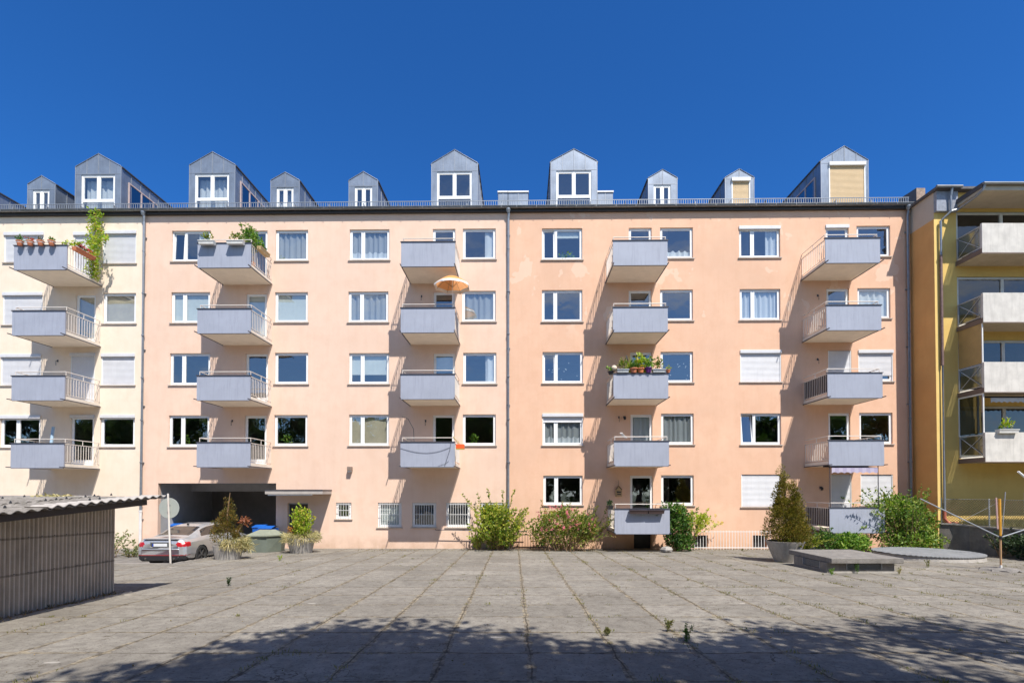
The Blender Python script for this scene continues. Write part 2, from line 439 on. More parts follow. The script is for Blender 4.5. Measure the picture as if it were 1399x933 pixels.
def curtain_mesh(a, b, z0, z1, y, amp=.03, waves=None, scallop=0):
    n = max(10, int((b-a)*26)); waves = waves or (b-a)*rnd(6, 9); ph = rnd(0, 6)
    top = []; bot = []
    for i in range(n+1):
        x = a+(b-a)*i/n; yy = y + amp*math.sin(ph + waves*2*PI*i/n*.5) + amp*.4*math.sin(ph*2+waves*4.3*i/n)
        zt = z1 - (scallop*abs(math.sin(PI*(x-a)/.28)) if scallop else 0)
        top.append((x, yy, zt)); bot.append((x, yy*1.0, z0))
    m = MB(); m.sheet([top, bot]); return m
def pane_and_sash(parent, a, b, z0, z1, y, fw, glassm=None, sash=.035, tilt=0, doorlike=False):
    m = MB()
    for q in ((a, a+fw, z0, z1), (b-fw, b, z0, z1), (a+fw, b-fw, z0, z0+fw), (a+fw, b-fw, z1-fw, z1)):
        m.box(q[0], q[1], y-.022, y+.03, q[2], q[3])
    if tilt:
        M = Matrix.Translation((a, y, z0)) @ Matrix.Rotation(tilt, 4, 'X') @ Matrix.Translation((-a, -y, -z0))
        m.v = [tuple(M @ Vector(p)) for p in m.v]
    m.make('sash', WHITEF, parent)
    g = MB(); P = [(a+fw, y+.004, z0+fw), (b-fw, y+.004, z0+fw), (b-fw, y+.004, z1-fw), (a+fw, y+.004, z1-fw)]
    if tilt: P = [tuple(M @ Vector(p)) for p in P]
    g.quad(*P); g.make('pane', glassm or GLASS, parent)
def window(bld, R, kind='2', box=0, shut=None, cur=None, split=.33, sill=True, grille=0, beige=False, slatgap=0, door=False, tilt=0, hidebox=False):
    a, b, z0, z1 = R
    HOLES[id(bld)].append((a, b, z0, z1))
    f = MB(); y0, y1 = .075, .13; fw = .06
    for q in ((a, a+fw, z0, z1), (b-fw, b, z0, z1), (a+fw, b-fw, z0, z0+fw), (a+fw, b-fw, z1-fw, z1)):
        f.box(q[0], q[1], y0, y1, q[2], q[3])
    zt = z1-fw
    if box:
        zt = z1-min(box, .135)
        f.box(a+fw, b-fw, y0-.004, y1, zt-.03, zt)
    ia, ib, iz = a+fw, b-fw, z0+fw
    if door:
        f.box(ia, ib, y0, y1, iz, iz+.12); iz += .12
    xm = None
    if kind == '2':
        xm = a+(b-a)*split; f.box(xm-.032, xm+.032, y0, y1, iz, zt)
    win = f.make('balcony_door' if door else 'window', WHITEF, bld)
    if shut is None or shut < .98:
        spans = [(ia, ib)] if xm is None else [(ia, xm-.032), (xm+.032, ib)]
        for i, (p, q) in enumerate(spans):
            pane_and_sash(win, p+.002, q-.002, iz+.002, zt-.002, .088, .052, tilt=(tilt if i == 0 else 0))
    if sill and not door:
        s = MB(); s.box(a-.06, b+.06, -.055, .074, z0-.045, z0-.004); s.make('sill', SILL, win)
    if box:
        s = MB(); pr = -.05 if not hidebox else .01; box = min(box, .135)
        s.box(a-.015, b+.015, pr, .07, z1-box, z1+.015); s.make('shutter_box', SHUT if not beige else WHITEF, win, bevel=.012)
    if shut:
        zb = z1 - (min(box, .135) or .02) ; zl = zb-(zb-z0)*shut
        s = shutter_mesh(a+.03, b-.03, zl+.01, zb, .05)
        s.make('roller_shutter', SHUTB if beige else SHUT, win)
        for q0 in (a, b-.035): s = MB(); s.box(q0, q0+.035, .015, .07, z0, zb); s.make('shutter_rail', WHITEF, win)
    if grille:
        s = MB(); n = int((b-a)/.105)
        for i in range(1, n): 
            x = a+(b-a)*i/n; s.box(x-.008, x+.008, -.02, -.004, z0+.03, z1-.03)
        for z in (z0+.06, (z0+z1)/2+.02, z1-.06): s.box(a+.02, b-.02, -.030, -.021, z-.010, z+.010)
        s.make('security_grille', BARW, win)
    if cur and (shut is None or shut < .98):
        H = zt-iz; y = .165
        if cur == 'sheer': curtain_mesh(ia, ib, iz, zt, y).make('curtain', CURT, win)
        elif cur == 'lacefull': curtain_mesh(ia, ib, iz, zt, y).make('curtain', LACE, win)
        elif cur == 'lace':
            curtain_mesh(ia, ib, iz, zt, y).make('curtain', LACE, win); curtain_mesh(ia, ib, iz, iz+H*.3, y-.03, scallop=.1).make('curtain', CURT, win)
        elif cur == 'lacelow': curtain_mesh(ia, ib, iz, iz+H*.28, y, scallop=.08).make('curtain', CURT, win)
        elif cur == 'right': curtain_mesh(ib-(ib-ia)*.32, ib, iz, zt, y).make('curtain', CURT, win)
        elif cur == 'left': curtain_mesh(ia, ia+(ib-ia)*.35, iz, zt, y).make('curtain', CURT, win)
        elif cur == 'sides':
            curtain_mesh(ia, ia+(ib-ia)*.2, iz, zt, y).make('curtain', CURT, win); curtain_mesh(ib-(ib-ia)*.25, ib, iz, zt, y).make('curtain', CURT, win)
        elif cur == 'blind': curtain_mesh(ia, ib, iz, zt, y, amp=.002).make('blind', BLIND, win)
        elif cur == 'halfblind': curtain_mesh(ia, ib, iz+H*.3, zt, y, amp=.002).make('blind', BLIND, win)
        elif cur == 'topblind': curtain_mesh(ia, ib, iz+H*.62, zt, y, amp=.002).make('blind', BLIND, win)
        elif cur == 'brown': curtain_mesh(ia, ib, iz, zt, y, amp=.015, waves=3).make('blind', BLINDD, win)
        elif cur == 'plant':
            s = MB(); x = ia+(ib-ia)*.3; blob(s, (x, .25, iz+.25), (.2, .08, .22), 60, .12); s.make('house_plant', GREEN1, win)
        elif cur == 'plantw':
            s = MB(); x = ia+(ib-ia)*.6; blob(s, (x, .17, iz+.16), (.42, .06, .14), 70, .14); s.make('house_plant', GREEN1, win)
            curtain_mesh(xm or ia, ib, zt-H*.25, zt, y, amp=.002).make('blind', BLIND, win)
        elif cur == 'toys':
            s = MB()
            for _ in range(12):
                x = rnd(ia+.1, ib-.1); z = rnd(iz+.05, iz+H*.7); s.lathe([(.001, -.03), (.03, 0), (.001, .03)], (x, .2, z), 6)
            s.make('window_ornament', CURT, win)
    return win

# ---- window survey (photo pixels of the wall openings)
W = []
def w(b, x0, x1, y0, y1, **k): W.append((b, rect(x0, x1, y0, y1), k))
# column 1, cream
w(cream, 5.8, 59.5, 318, 358.6, kind='1', box=.26, shut=1)
w(cream, 3.9, 58, 400, 443.8, kind='1', box=.2, shut=1)
w(cream, 1.3, 56, 484.3, 526.3, kind='1', box=.2, shut=1)
w(cream, 0, 55, 567.9, 610.7, kind='2', box=.2, split=.42)
w(cream, 140.6, 186, 315.8, 360, kind='1', box=.22, shut=1)
w(cream, 140.6, 185.6, 400.4, 442, kind='1', cur='brown')
w(cream, 138.5, 184, 483.5, 526, kind='1', box=.2, shut=1)
w(cream, 137, 184, 567, 610, kind='1', box=.22, split=.2)
# column 2
w(pink, 234.7, 287.7, 315.3, 357.2, cur='right', tilt=-.06)
w(pink, 233.9, 286.8, 399.2, 441.2, cur='blind')
w(pink, 232, 287, 482.6, 525.8)
w(pink, 230.6, 285.8, 567.3, 610, cur='plantw' if False else 'plant')
w(pink, 376.5, 420.8, 314.4, 356.4, kind='1', cur='lacefull')
w(pink, 375.6, 420.5, 399.2, 440.3, kind='1', cur='blind')
w(pink, 375.5, 421, 481.8, 524.4, kind='1')
w(pink, 374.7, 420, 566.8, 609, kind='1', cur='plant')
# column 3
w(pink, 477.6, 532, 313.5, 355.5, cur='lace')
w(pink, 475.9, 530.5, 398.3, 440.2, cur='lacefull')
w(pink, 476.8, 531.4, 482.3, 524.4, cur='halfblind')
w(pink, 476.8, 531.4, 566.2, 608.5, cur='brown')
w(pink, 632.4, 677.2, 312.4, 354.3, kind='1', cur='right')
w(pink, 631.5, 677.2, 397.4, 439.3, kind='1', cur='lacefull')
w(pink, 632.8, 678.2, 481.8, 524, kind='1', cur='right')
w(pink, 632.2, 677.3, 566, 608.2, kind='1', cur='plant')
# column 4
w(salmon, 740.5, 795.5, 312, 354.9, cur='plantw', tilt=-.05)
w(salmon, 740.5, 795.7, 396.2, 439.3)
w(salmon, 741.2, 796.4, 480.7, 523.3, cur='toys', tilt=-.05)
w(salmon, 741.2, 796.4, 565.3, 608, box=.17, shut=.2, cur='lace')
w(salmon, 742.3, 796, 649.5, 689.5)
w(salmon, 901.9, 946.7, 311, 352.9, kind='1', cur='lacelow')
w(salmon, 901.9, 946.7, 395.7, 437.9, kind='1')
w(salmon, 902.5, 947, 480.4, 522.4, kind='1', cur='toys')
w(salmon, 903.3, 947.9, 564.8, 606.9, kind='1', cur='lacefull')
w(salmon, 903.3, 947.9, 649, 690, kind='1')
# column 5
w(salmon, 1009.8, 1065.9, 309.5, 352, box=.2, cur='right')
w(salmon, 1010.7, 1066.2, 394.8, 437.3, cur='sheer')
w(salmon, 1011.5, 1067.2, 478.7, 521.6, kind='1', box=.16, shut=1)
w(salmon, 1012, 1067.2, 564.5, 607.2, tilt=-.12)
w(salmon, 1012.9, 1067.2, 648, 692.2, kind='1', shut=1)
w(salmon, 1170.3, 1216.3, 308.6, 350.5, kind='1')
w(salmon, 1171.5, 1216.6, 393.6, 435, kind='1', cur='sheer')
w(salmon, 1172.8, 1220, 478.5, 520.8, kind='1', box=.16, shut=.8)
w(salmon, 1174, 1219.6, 563.7, 606.3, kind='1')
w(salmon, 1175.9, 1220, 648, 690, kind='1', shut=1)
# ground floor grilles
w(pink, 458.8, 480, 686.4, 708.6, kind='1', grille=1)
w(pink, 516.2, 548.6, 686.4, 720, kind='1', grille=1, cur='blind')
w(pink, 563, 596, 686.4, 720, kind='1', grille=1)
w(pink, 609.3, 642.4, 686.4, 720, kind='1', grille=1)
w(pink, 656, 688, 686.4, 720, kind='1', grille=1)
for b, R, k in W: window(b, R, **k)

# ---- balconies: panel left px, bottom px, per storey
BD = 1.9; BW = 2.29; BH = 1.04
def balcony(bld, pxl, pyb, door=None, w_=BW, rows=None):
    xl, zb = L(pxl, pyb, BD); xr = xl+w_
    s = MB(); s.box(xl+.03, xr-.03, -BD+.05, -.002, zb+.03, zb+.19); slab_o = s.make('balcony', SLABM, bld)
    s = MB(); s.box(xl, xr, -BD, -BD+.045, zb, zb+BH); s.make('front_panel', PANEL, slab_o)
    s = MB(); s.box(xl-.03, xr+.03, -BD-.03, -BD+.07, zb+BH, zb+BH+.03); s.make('panel_coping', COPING, slab_o)
    s = MB()
    for x in (xl-.012, xr-.018): s.box(x, x+.03, -BD-.2, -.003, zb+.014, zb+.05)
    s.box(xl+.03, xr-.03, -BD-.012, -BD+.04, zb-.018, zb-.002)
    s.make('edge_profile', COPING, slab_o)
    zt = zb+BH
    for x in (xl+.03, xr-.05):
        s = MB(); s.box(x, x+.025, -BD+.05, -.01, zt-.03, zt); s.box(x, x+.025, -BD+.05, -.01, zb+.24, zb+.265)
        n = 14
        for i in range(n):
            y = -BD+.08+(BD-.12)*i/(n-1); s.box(x+.003, x+.021, y-.010, y+.010, zb+.19 if i in (0, n-1) else zb+.265, zt-.03)
        s.make('side_railing', RAIL, slab_o)
    s = MB(); zh = zt+.2; r = .019; yy = -BD+.12
    s.tube([(xl+.05, -.02, zh), (xl+.05, yy, zh), (xr-.05, yy, zh), (xr-.05, -.02, zh)], r, 6)
    for x, y in ((xl+.05, yy), (xr-.05, yy), (xl+.05, -.9), (xr-.05, -.9)): s.tube([(x, y, zt-.02), (x, y, zh)], .014, 6)
    s.make('handrail', RAIL, slab_o)
    if door:
        a = L(door[0], door[2])[0]; b = L(door[1], door[2])[0]; z1 = L(door[0], door[2])[1]
        window(bld, (a, b, zb+.22, z1), kind='1', door=True, sill=False, **(door[3] if len(door) > 3 else {}))
    return xl, xr, zb
B = {}
data = {
 1: (cream, [(18.7, 368.9, (101, 129.5, 318, dict(box=.2, shut=1))), (16.2, 458.3, (103.6, 131, 402.6, dict(cur='brown'))), (15.4, 547, (96.5, 129.4, 482.7, dict(box=.18, shut=1))), (14.2, 639.2, (96.5, 128.6, 567, dict(box=.18)))]),
 2: (pink, [(269.7, 366, (336.5, 365.5, 315.3)), (269.4, 455.6, (336, 364.6, 401.2, dict(cur='blind'))), (268.6, 546.9, (335.7, 366.3, 483)), (268.4, 638, (334.3, 364.4, 567.6))]),
 3: (pink, [(547.9, 364.4, (591.3, 622.2, 313)), (547.4, 454.5, (592.2, 621.6, 398.9)), (547.2, 545.3, (592.4, 621.8, 482.6, dict(cur='topblind'))), (547, 637.8, (591.3, 621, 566.7))]),
 4: (salmon, [(837.4, 362.7, (859, 890.3, 311.5)), (837.6, 453.8, (859, 890.3, 396.5)), (838.2, 544.5, (861, 890.8, 481)), (839.0, 636.7, (861.4, 891.2, 566, dict(cur='sheer'))), (839.8, 729.2, (860.7, 892, 649.5))]),
 5: (salmon, [(1127.8, 359.5, (1128, 1159.4, 308, dict(box=.2))), (1129.3, 451.2, (1129, 1159.8, 394)), (1130.8, 543.6, (1131.3, 1163, 478.5, dict(shut=1))), (1132.8, 635.9, (1131.5, 1161.5, 564)), (1133.8, 727.8, (1135, 1163.3, 648, dict(shut=1)))]),
}
for c, (b, lst) in data.items():
    for i, (x, y, dr) in enumerate(lst): B[c, i+1] = (b,) + balcony(b, x, y, dr, BW if c < 5 else 2.27)

for r_ in (3, 5):
    b_, xl, xr, zb = B[5, r_]; so = [o for o in b_.children if o.name.startswith('balcony') and 'door' not in o.name and abs(o.data.vertices[0].co.x-(xl+.03)) < .01 and abs(o.data.vertices[0].co.z-(zb+.03)) < .01][0]
    m = MB(); m.box(xl+.06, xl+.075, -BD+.09, -.05, zb+.25, zb+BH-.02); m.make('dark_wind_screen', simple('dark_screen_cloth', (.05, .035, .03), .8), so)
# ---- walls with openings
def gate(x0, x1, y0, y1): return rect(x0, x1, y0, y1)
GAR = (L(215.5, 700)[0], L(377, 700)[0], -.2, L(300, 660)[1]); HOLES[id(pink)].append(GAR)
ENT = (L(392.7, 715)[0], L(420.6, 715)[0], 0.02, L(405, 687)[1]); HOLES[id(pink)].append(ENT)
LW = [(L(947, 735)[0], L(967, 735)[0], .05, L(955, 731)[1]), (L(1029, 735)[0], L(1048, 735)[0], .05, L(1040, 731)[1]), (L(866, 735)[0], L(890, 735)[0], .0, L(880, 728)[1])]
for q in LW: HOLES[id(salmon)].append(q)
ZE = L(600, 286.0, .16)[1]
def build_wall(bld, xa, xb, mat, z0=-.25):
    H = HOLES[id(bld)]
    ys = sorted(set([round(z0, 4), round(ZE, 4)] + [round(q, 4) for h in H for q in h[2:]]))
    xs = sorted(set([round(xa, 4), round(xb, 4)] + [round(q, 4) for h in H for q in h[:2] if xa < q < xb]))
    m = MB()
    for i in range(len(xs)-1):
        cx = (xs[i]+xs[i+1])/2
        run = None
        for j in range(len(ys)-1):
            cz = (ys[j]+ys[j+1])/2
            solid = not any(h[0] < cx < h[1] and h[2] < cz < h[3] for h in H)
            if solid: run = (run[0], ys[j+1]) if run else (ys[j], ys[j+1])
            if (not solid or j == len(ys)-2) and run:
                m.quad((xs[i], 0, run[0]), (xs[i+1], 0, run[0]), (xs[i+1], 0, run[1]), (xs[i], 0, run[1])); run = None
    for a, b, c, d in H:
        if a < xa: a = xa
        t = .2
        m.quad((a, 0, c), (a, t, c), (b, t, c), (b, 0, c)); m.quad((a, 0, d), (b, 0, d), (b, t, d), (a, t, d))
        m.quad((a, 0, c), (a, 0, d), (a, t, d), (a, t, c)); m.quad((b, 0, c), (b, t, c), (b, t, d), (b, 0, d))
    return m.make('wall', mat, bld)
build_wall(cream, XW0, X1, CREAM); build_wall(pink, X1, X2, PINK); build_wall(salmon, X2, X3, SALMON)
# rooms behind the windows
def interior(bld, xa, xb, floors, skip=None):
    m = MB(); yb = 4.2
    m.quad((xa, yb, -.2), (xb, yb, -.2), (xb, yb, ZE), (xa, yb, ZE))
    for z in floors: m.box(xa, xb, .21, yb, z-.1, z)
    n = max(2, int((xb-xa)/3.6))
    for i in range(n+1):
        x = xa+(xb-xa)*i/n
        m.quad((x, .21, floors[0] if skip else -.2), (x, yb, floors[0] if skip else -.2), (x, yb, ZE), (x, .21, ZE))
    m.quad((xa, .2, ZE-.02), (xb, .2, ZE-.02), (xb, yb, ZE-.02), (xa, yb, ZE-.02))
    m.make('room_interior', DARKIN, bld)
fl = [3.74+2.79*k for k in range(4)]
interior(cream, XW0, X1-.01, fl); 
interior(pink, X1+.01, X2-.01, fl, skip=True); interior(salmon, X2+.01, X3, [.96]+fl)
# garage passage
a, b, c, d = GAR
m = MB(); CEIL = d
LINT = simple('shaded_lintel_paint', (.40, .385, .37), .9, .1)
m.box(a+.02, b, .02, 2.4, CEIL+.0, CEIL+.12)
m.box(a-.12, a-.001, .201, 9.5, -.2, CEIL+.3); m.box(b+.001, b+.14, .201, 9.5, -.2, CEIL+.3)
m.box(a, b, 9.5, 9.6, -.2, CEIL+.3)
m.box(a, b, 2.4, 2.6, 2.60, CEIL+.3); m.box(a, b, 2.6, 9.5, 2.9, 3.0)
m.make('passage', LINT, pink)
m = MB(); m.box(L(262, 690, -9.4)[0], L(277, 690, -9.4)[0], 9.38, 9.49, L(270, 698, -9.4)[1], L(270, 683, -9.4)[1])
m.make('passage_cupboard', simple('dark_red_board', (.22, .05, .035), .7), pink)
m = MB()
for i in range(2):
    xx = L(346, 706, -9.4)[0]+i*.62; m.box(xx, xx+.56, 9.40, 9.48, L(350, 712, -9.4)[1], L(350, 701, -9.4)[1])
m.make('letter_box', GALV, pink)
# ground-floor interior of pink block right of the passage
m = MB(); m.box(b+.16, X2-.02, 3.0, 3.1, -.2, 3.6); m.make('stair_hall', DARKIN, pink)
m = MB(); m.box(ENT[0]+.03, ENT[1]-.03, .14, .18, .03, ENT[3]-.03); e = m.make('entrance_door', simple('dark_brown_door', (.035, .025, .022), .4), pink)
m = MB(); m.box(ENT[0], ENT[0]+.05, .11, .2, .02, ENT[3]); m.box(ENT[1]-.05, ENT[1], .11, .2, .02, ENT[3]); m.box(ENT[0]+.05, ENT[1]-.05, .11, .2, ENT[3]-.05, ENT[3]); m.make('door_frame', GALV, e)
m = MB(); m.tube([(ENT[0]+.15, .10, .9), (ENT[0]+.15, .10, 1.25)], .015, 8); m.make('handle', GALV, e)
ca, cz_ = L(361, 677, 1.1); cb, _ = L(441, 677, 0.3); 
ca = L(362, 672, 1.1)[0]; cb = L(440.5, 672, 1.1)[0]; zt = L(400, 669.5, 1.1)[1]
m = MB(); m.box(ca, cb, -1.1, -.002, zt-.17, zt); cn = m.make('entrance_canopy', simple('canopy_edge', (.38, .34, .31), .8, .1), pink)
m = MB(); m.box(ca-.02, cb+.02, -1.13, 0, zt+.002, zt+.03); m.make('canopy_roofing', COPING, cn)
m = MB(); m.box(ca+.1, cb-.5, -1.05, -.95, zt-.23, zt-.172); m.make('strip_light', WHITEF, cn)
# light wells and base railings
for q in LW:
    m = MB(); m.box(q[0]-.02, q[1]+.02, .21, 1.2, -.1, q[3]+.05)
    m = MB(); m.quad((q[0], .20, q[2]), (q[1], .20, q[2]), (q[1], .20, q[3]), (q[0], .20, q[3])); m.make('cellar_window', BLACK, salmon)
def bar_fence(pxa, pxb, pyt, name, label, mat, d=.5, pyb=748, sp=.125):
    xa = L(pxa, 735, d)[0]; xb = L(pxb, 735, d)[0]; zt = L((pxa+pxb)/2, pyt, d)[1]
    t = thing(name, label, 'railing', (0, D, 0), -A)
    m = MB(); n = int((xb-xa)/sp)
    for i in range(n+1): x = xa+(xb-xa)*i/n; m.box(x-.009, x+.009, -d-.009, -d+.009, .0, zt)
    m.make('bars', mat, t)
    m = MB(); m.box(xa-.02, xb+.02, -d-.012, -d+.012, zt-.06, zt-.035); m.box(xa-.02, xb+.02, -d-.012, -d+.012, .10, .13); m.make('rail', mat, t)
bar_fence(941, 1052, 724.5, 'light_well_railing', 'white upright bar railing along the foot of the salmon building', BARW)
bar_fence(702, 748, 729, 'light_well_railing', 'short black bar railing half hidden behind the pink rose bush', BLACK, .35)
bar_fence(1100, 1128, 726, 'light_well_railing', 'white bar railing between the conifer and the lowest right balcony', BARW)
# handrail near grilles
t = thing('hand_rail', 'thin dark handrail under the barred windows beside the tall shrub', 'railing', (0, D, 0), -A)
m = MB(); xa = L(595, 725, .3)[0]; xb = L(720, 725, .3)[0]; za = L(595, 723.5, .3)[1]; m.tube([(xa, -.3, za+.04), (xa, -.3, za), (xb, -.3, za-.06)], .02, 6); m.make('rail', COPING, t)
m = MB()
for px in (641, 700): xx = L(px, 730, .3)[0]; m.tube([(xx, -.3, 0), (xx, -.3, za-.04)], .018, 6)
m.make('post', COPING, t)

# ---- downpipes, eaves, snow guard, roofs, dormers
def downpipe(bld, pxt, pxb, foot=.9):
    xt = L(pxt, 300, .1)[0]; xb = L(pxb, 740, .1)[0]; xm = (xt+xb)/2
    m = MB(); m.tube([(xm, -.10, .0), (xm, -.10, ZE-.45), (xm+.02, -.13, ZE-.25), (xm, -.16, ZE-.05)], .058, 10)
    m.lathe([(.06, 0), (.11, .14), (.11, .2)], (xm, -.16, ZE-.2), 12)
    for k in range(1, 8): m.lathe([(.066, 0), (.066, .05)], (xm, -.10, k*1.95), 10)
    p = m.make('downpipe', PIPE, bld, smooth=False)
    m = MB(); m.tube([(xm, -.10, .0), (xm, -.10, foot)], .064, 10); m.lathe([(.075, 0), (.075, .09)], (xm, -.10, foot-.05), 10); m.make('pipe_foot', PIPEW, p)
    for k in range(6):
        m = MB(); m.box(xm-.08, xm+.08, -.06, -.001, 1.3+k*2.6, 1.34+k*2.6); m.make('pipe_clip', PIPE, p)
downpipe(pink, 196.5, 192, 1.7); downpipe(salmon, 694.5, 694.5, .3); downpipe(salmon, 1241, 1244.5, .3)
def eaves(bld, xa, xb):
    m = MB(); m.box(xa, xb, -.13, .3, ZE-.12, ZE-.02); e = m.make('eaves_board', SOFFIT, bld)
    # half round gutter
    rows = []; n = 8
    for k in range(n+1):
        an = PI + PI*k/n; rows.append([(xa, -.20+math.cos(an)*.085, ZE+.075+math.sin(an)*.085), (xb, -.20+math.cos(an)*.085, ZE+.075+math.sin(an)*.085)])
    m = MB(); m.sheet(rows); m.tube([(xa, -.287, ZE+.08), (xb, -.287, ZE+.08)], .014, 6)
    x = xa+.4
    while x < xb: m.box(x-.012, x+.012, -.296, -.28, ZE+.0, ZE+.09); x += .9
    m.make('gutter', GUTTER, bld, smooth=False)
    m = MB(); sl = math.tan(math.radians(20))
    m.sheet([[(xa, -.14, ZE+.05), (xb, -.14, ZE+.05)], [(xa, 7.5, ZE+.05+7.64*sl), (xb, 7.5, ZE+.05+7.64*sl)]])
    m.sheet([[(xa, 7.5, ZE+.05+7.64*sl), (xb, 7.5, ZE+.05+7.64*sl)], [(xa, 13, ZE), (xb, 13, ZE)]])
    m.make('roof', ROOF, bld)
    m = MB(); zt = ZE+.47
    x = xa+.05
    while x < xb: m.box(x-.009, x+.009, .02, .038, ZE+.12, zt); x += .105
    for z in (ZE+.13, zt): m.box(xa, xb, .012, .042, z-.012, z+.012)
    x = xa+.6
    while x < xb: m.box(x-.015, x+.015, .05, .25, ZE+.10, zt-.05); x += 1.6
    m.make('snow_guard', GALV, bld)
eaves(cream, XW0, X1); eaves(pink, X1+.003, X2); eaves(salmon, X2+.003, X3-.15)
# party-wall ends so the block is closed
DY = .22   # dormer front set back behind the facade
def dormer(bld, pl, pr, papex, peave, wl=None, wr=None, wt=None, trans=None, side=0, shut=False, cur=None, openleft=False):
    xl = L(pl, 255, -DY)[0]; xr = L(pr, 255, -DY)[0]; xm = (xl+xr)/2; za = L((pl+pr)/2, papex, -DY)[1]; ze = L((pl+pr)/2, peave, -DY)[1]; z0 = ZE+.0
    m = MB(); zb = z0
    wa, wb, wz = L(wl, 255, -DY)[0], L(wr, 255, -DY)[0], L((wl+wr)/2, wt, -DY)[1]
    y = DY; yb = 7.0
    # front with opening
    m.poly([(xl, y, zb), (wa, y, zb), (wa, y, wz), (xl, y, wz)]); m.poly([(wb, y, zb), (xr, y, zb), (xr, y, wz), (wb, y, wz)])
    m.poly([(xl, y, wz), (xr, y, wz), (xr, y, ze), (xm, y, za), (xl, y, ze)])
    for x in (xl, xr): m.poly([(x, y, zb), (x, yb, zb), (x, yb, ze), (x, y, ze)])
    m.poly([(xl-.01, y-.01, ze+.0), (xm, y-.01, za+.012), (xm, yb, za+.012), (xl-.01, yb, ze+.0)]); m.poly([(xr+.01, y-.01, ze+.0), (xm, y-.01, za+.012), (xm, yb, za+.012), (xr+.01, yb, ze+.0)])
    # reveal
    for q in ([(wa, y, zb), (wa, y+.15, zb), (wa, y+.15, wz), (wa, y, wz)], [(wb, y, zb), (wb, y+.15, zb), (wb, y+.15, wz), (wb, y, wz)], [(wa, y, wz), (wb, y, wz), (wb, y+.15, wz), (wa, y+.15, wz)]): m.poly(q)
    dm = m.make('dormer', ZINC, bld)
    # seams
    m = MB(); h = ze-wz; big = (xr-xl) > 1.6
    xs = [xm] + ([xm-(xr-xl)*.25, xm+(xr-xl)*.25] if big else [])
    for x in xs:
        top = za-abs(x-xm)/((xr-xl)/2)*(za-ze); m.box(x-.008, x+.008, y-.018, y-.001, wz+.03, top-.02)
    m.box(xl, xr, y-.008, y-.001, wz+.03, wz+.045)
    m.tube([(xl-.0, y-.012, ze), (xm, y-.012, za+.01), (xr+.0, y-.012, ze)], .014, 6)
    for x in (xl, xr): m.box(x-.012, x+.012, y-.012, y+.012, zb, ze)
    for k in range(1, 6):
        for x, s in ((xl, -1), (xr, 1)): m.box(x+(-.02 if s < 0 else .001), x+(-.001 if s < 0 else .02), y+k*.62, y+k*.62+.012, zb, ze-.03)
    m.make('standing_seam', GALV, dm)
    m = MB()
    for x, s in ((xl, -1), (xr, 1)):
        m.box(x+(-.05 if s < 0 else .001), x+(-.001 if s < 0 else .05), y+.02, yb, ze-.06, ze-.01)
        rows = [[(x+s*.02, y-.05, ze), (x+s*.02, yb, ze)], [(x+s*.09, y-.05, ze-.05), (x+s*.09, yb, ze-.05)]]
    m.make('dormer_verge', ZDARK, dm)
    # window
    zlo = zb+.05
    m = MB(); fw = .06; yy0, yy1 = y+.03, y+.10
    for q in ((wa, wa+fw, zlo, wz), (wb-fw, wb, zlo, wz), (wa+fw, wb-fw, wz-fw, wz), (wa+fw, wb-fw, zlo, zlo+fw)): m.box(q[0], q[1], yy0, yy1, q[2], q[3])
    zt_ = zlo+fw
    if trans: zt_ = L((wl+wr)/2, trans, -DY)[1]; m.box(wa+fw, wb-fw, yy0, yy1, zt_-.05, zt_+.05); zt_ += .05
    xm2 = (wa+wb)/2; m.box(xm2-.04, xm2+.04, yy0, yy1, zt_, wz-fw)
    f = m.make('dormer_window', WHITEF, dm)
    if not shut:
        pane_and_sash(f, wa+fw+.002, xm2-.042, zt_+.002, wz-fw-.002, y+.06, .045); pane_and_sash(f, xm2+.042, wb-fw-.002, zt_+.002, wz-fw-.002, y+.06, .045)
        if trans:
            g = MB(); g.quad((wa+fw, y+.06, zlo+fw), (wb-fw, y+.06, zlo+fw), (wb-fw, y+.06, zt_-.1), (wa+fw, y+.06, zt_-.1)); g.make('pane', GLASS, f)
        if cur: curtain_mesh(wa+fw, wb-fw, zlo, zlo+(wz-zlo)*cur, y+.3).make('curtain', CURT, f)
    else:
        shutter_mesh(wa+.04, wb-.04, zlo, wz-.02, y+.012).make('roller_shutter', SHUTB, f)
        m = MB(); m.box(wa-.02, wb+.02, y-.09, y+.02, wz-.10, wz+.06); m.make('shutter_box', WHITEF, f, bevel=.01)
        for q0 in (wa-.02, wb-.035): m = MB(); m.box(q0, q0+.055, y-.02, y+.02, zlo, wz-.1); m.make('shutter_rail', WHITEF, f)
    # room behind
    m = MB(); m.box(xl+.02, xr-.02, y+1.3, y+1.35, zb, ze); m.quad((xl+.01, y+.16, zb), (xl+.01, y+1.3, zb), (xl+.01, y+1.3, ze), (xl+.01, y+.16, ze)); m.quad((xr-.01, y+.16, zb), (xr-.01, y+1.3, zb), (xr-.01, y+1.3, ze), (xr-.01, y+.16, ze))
    m.make('dormer_room', DARKIN, dm)
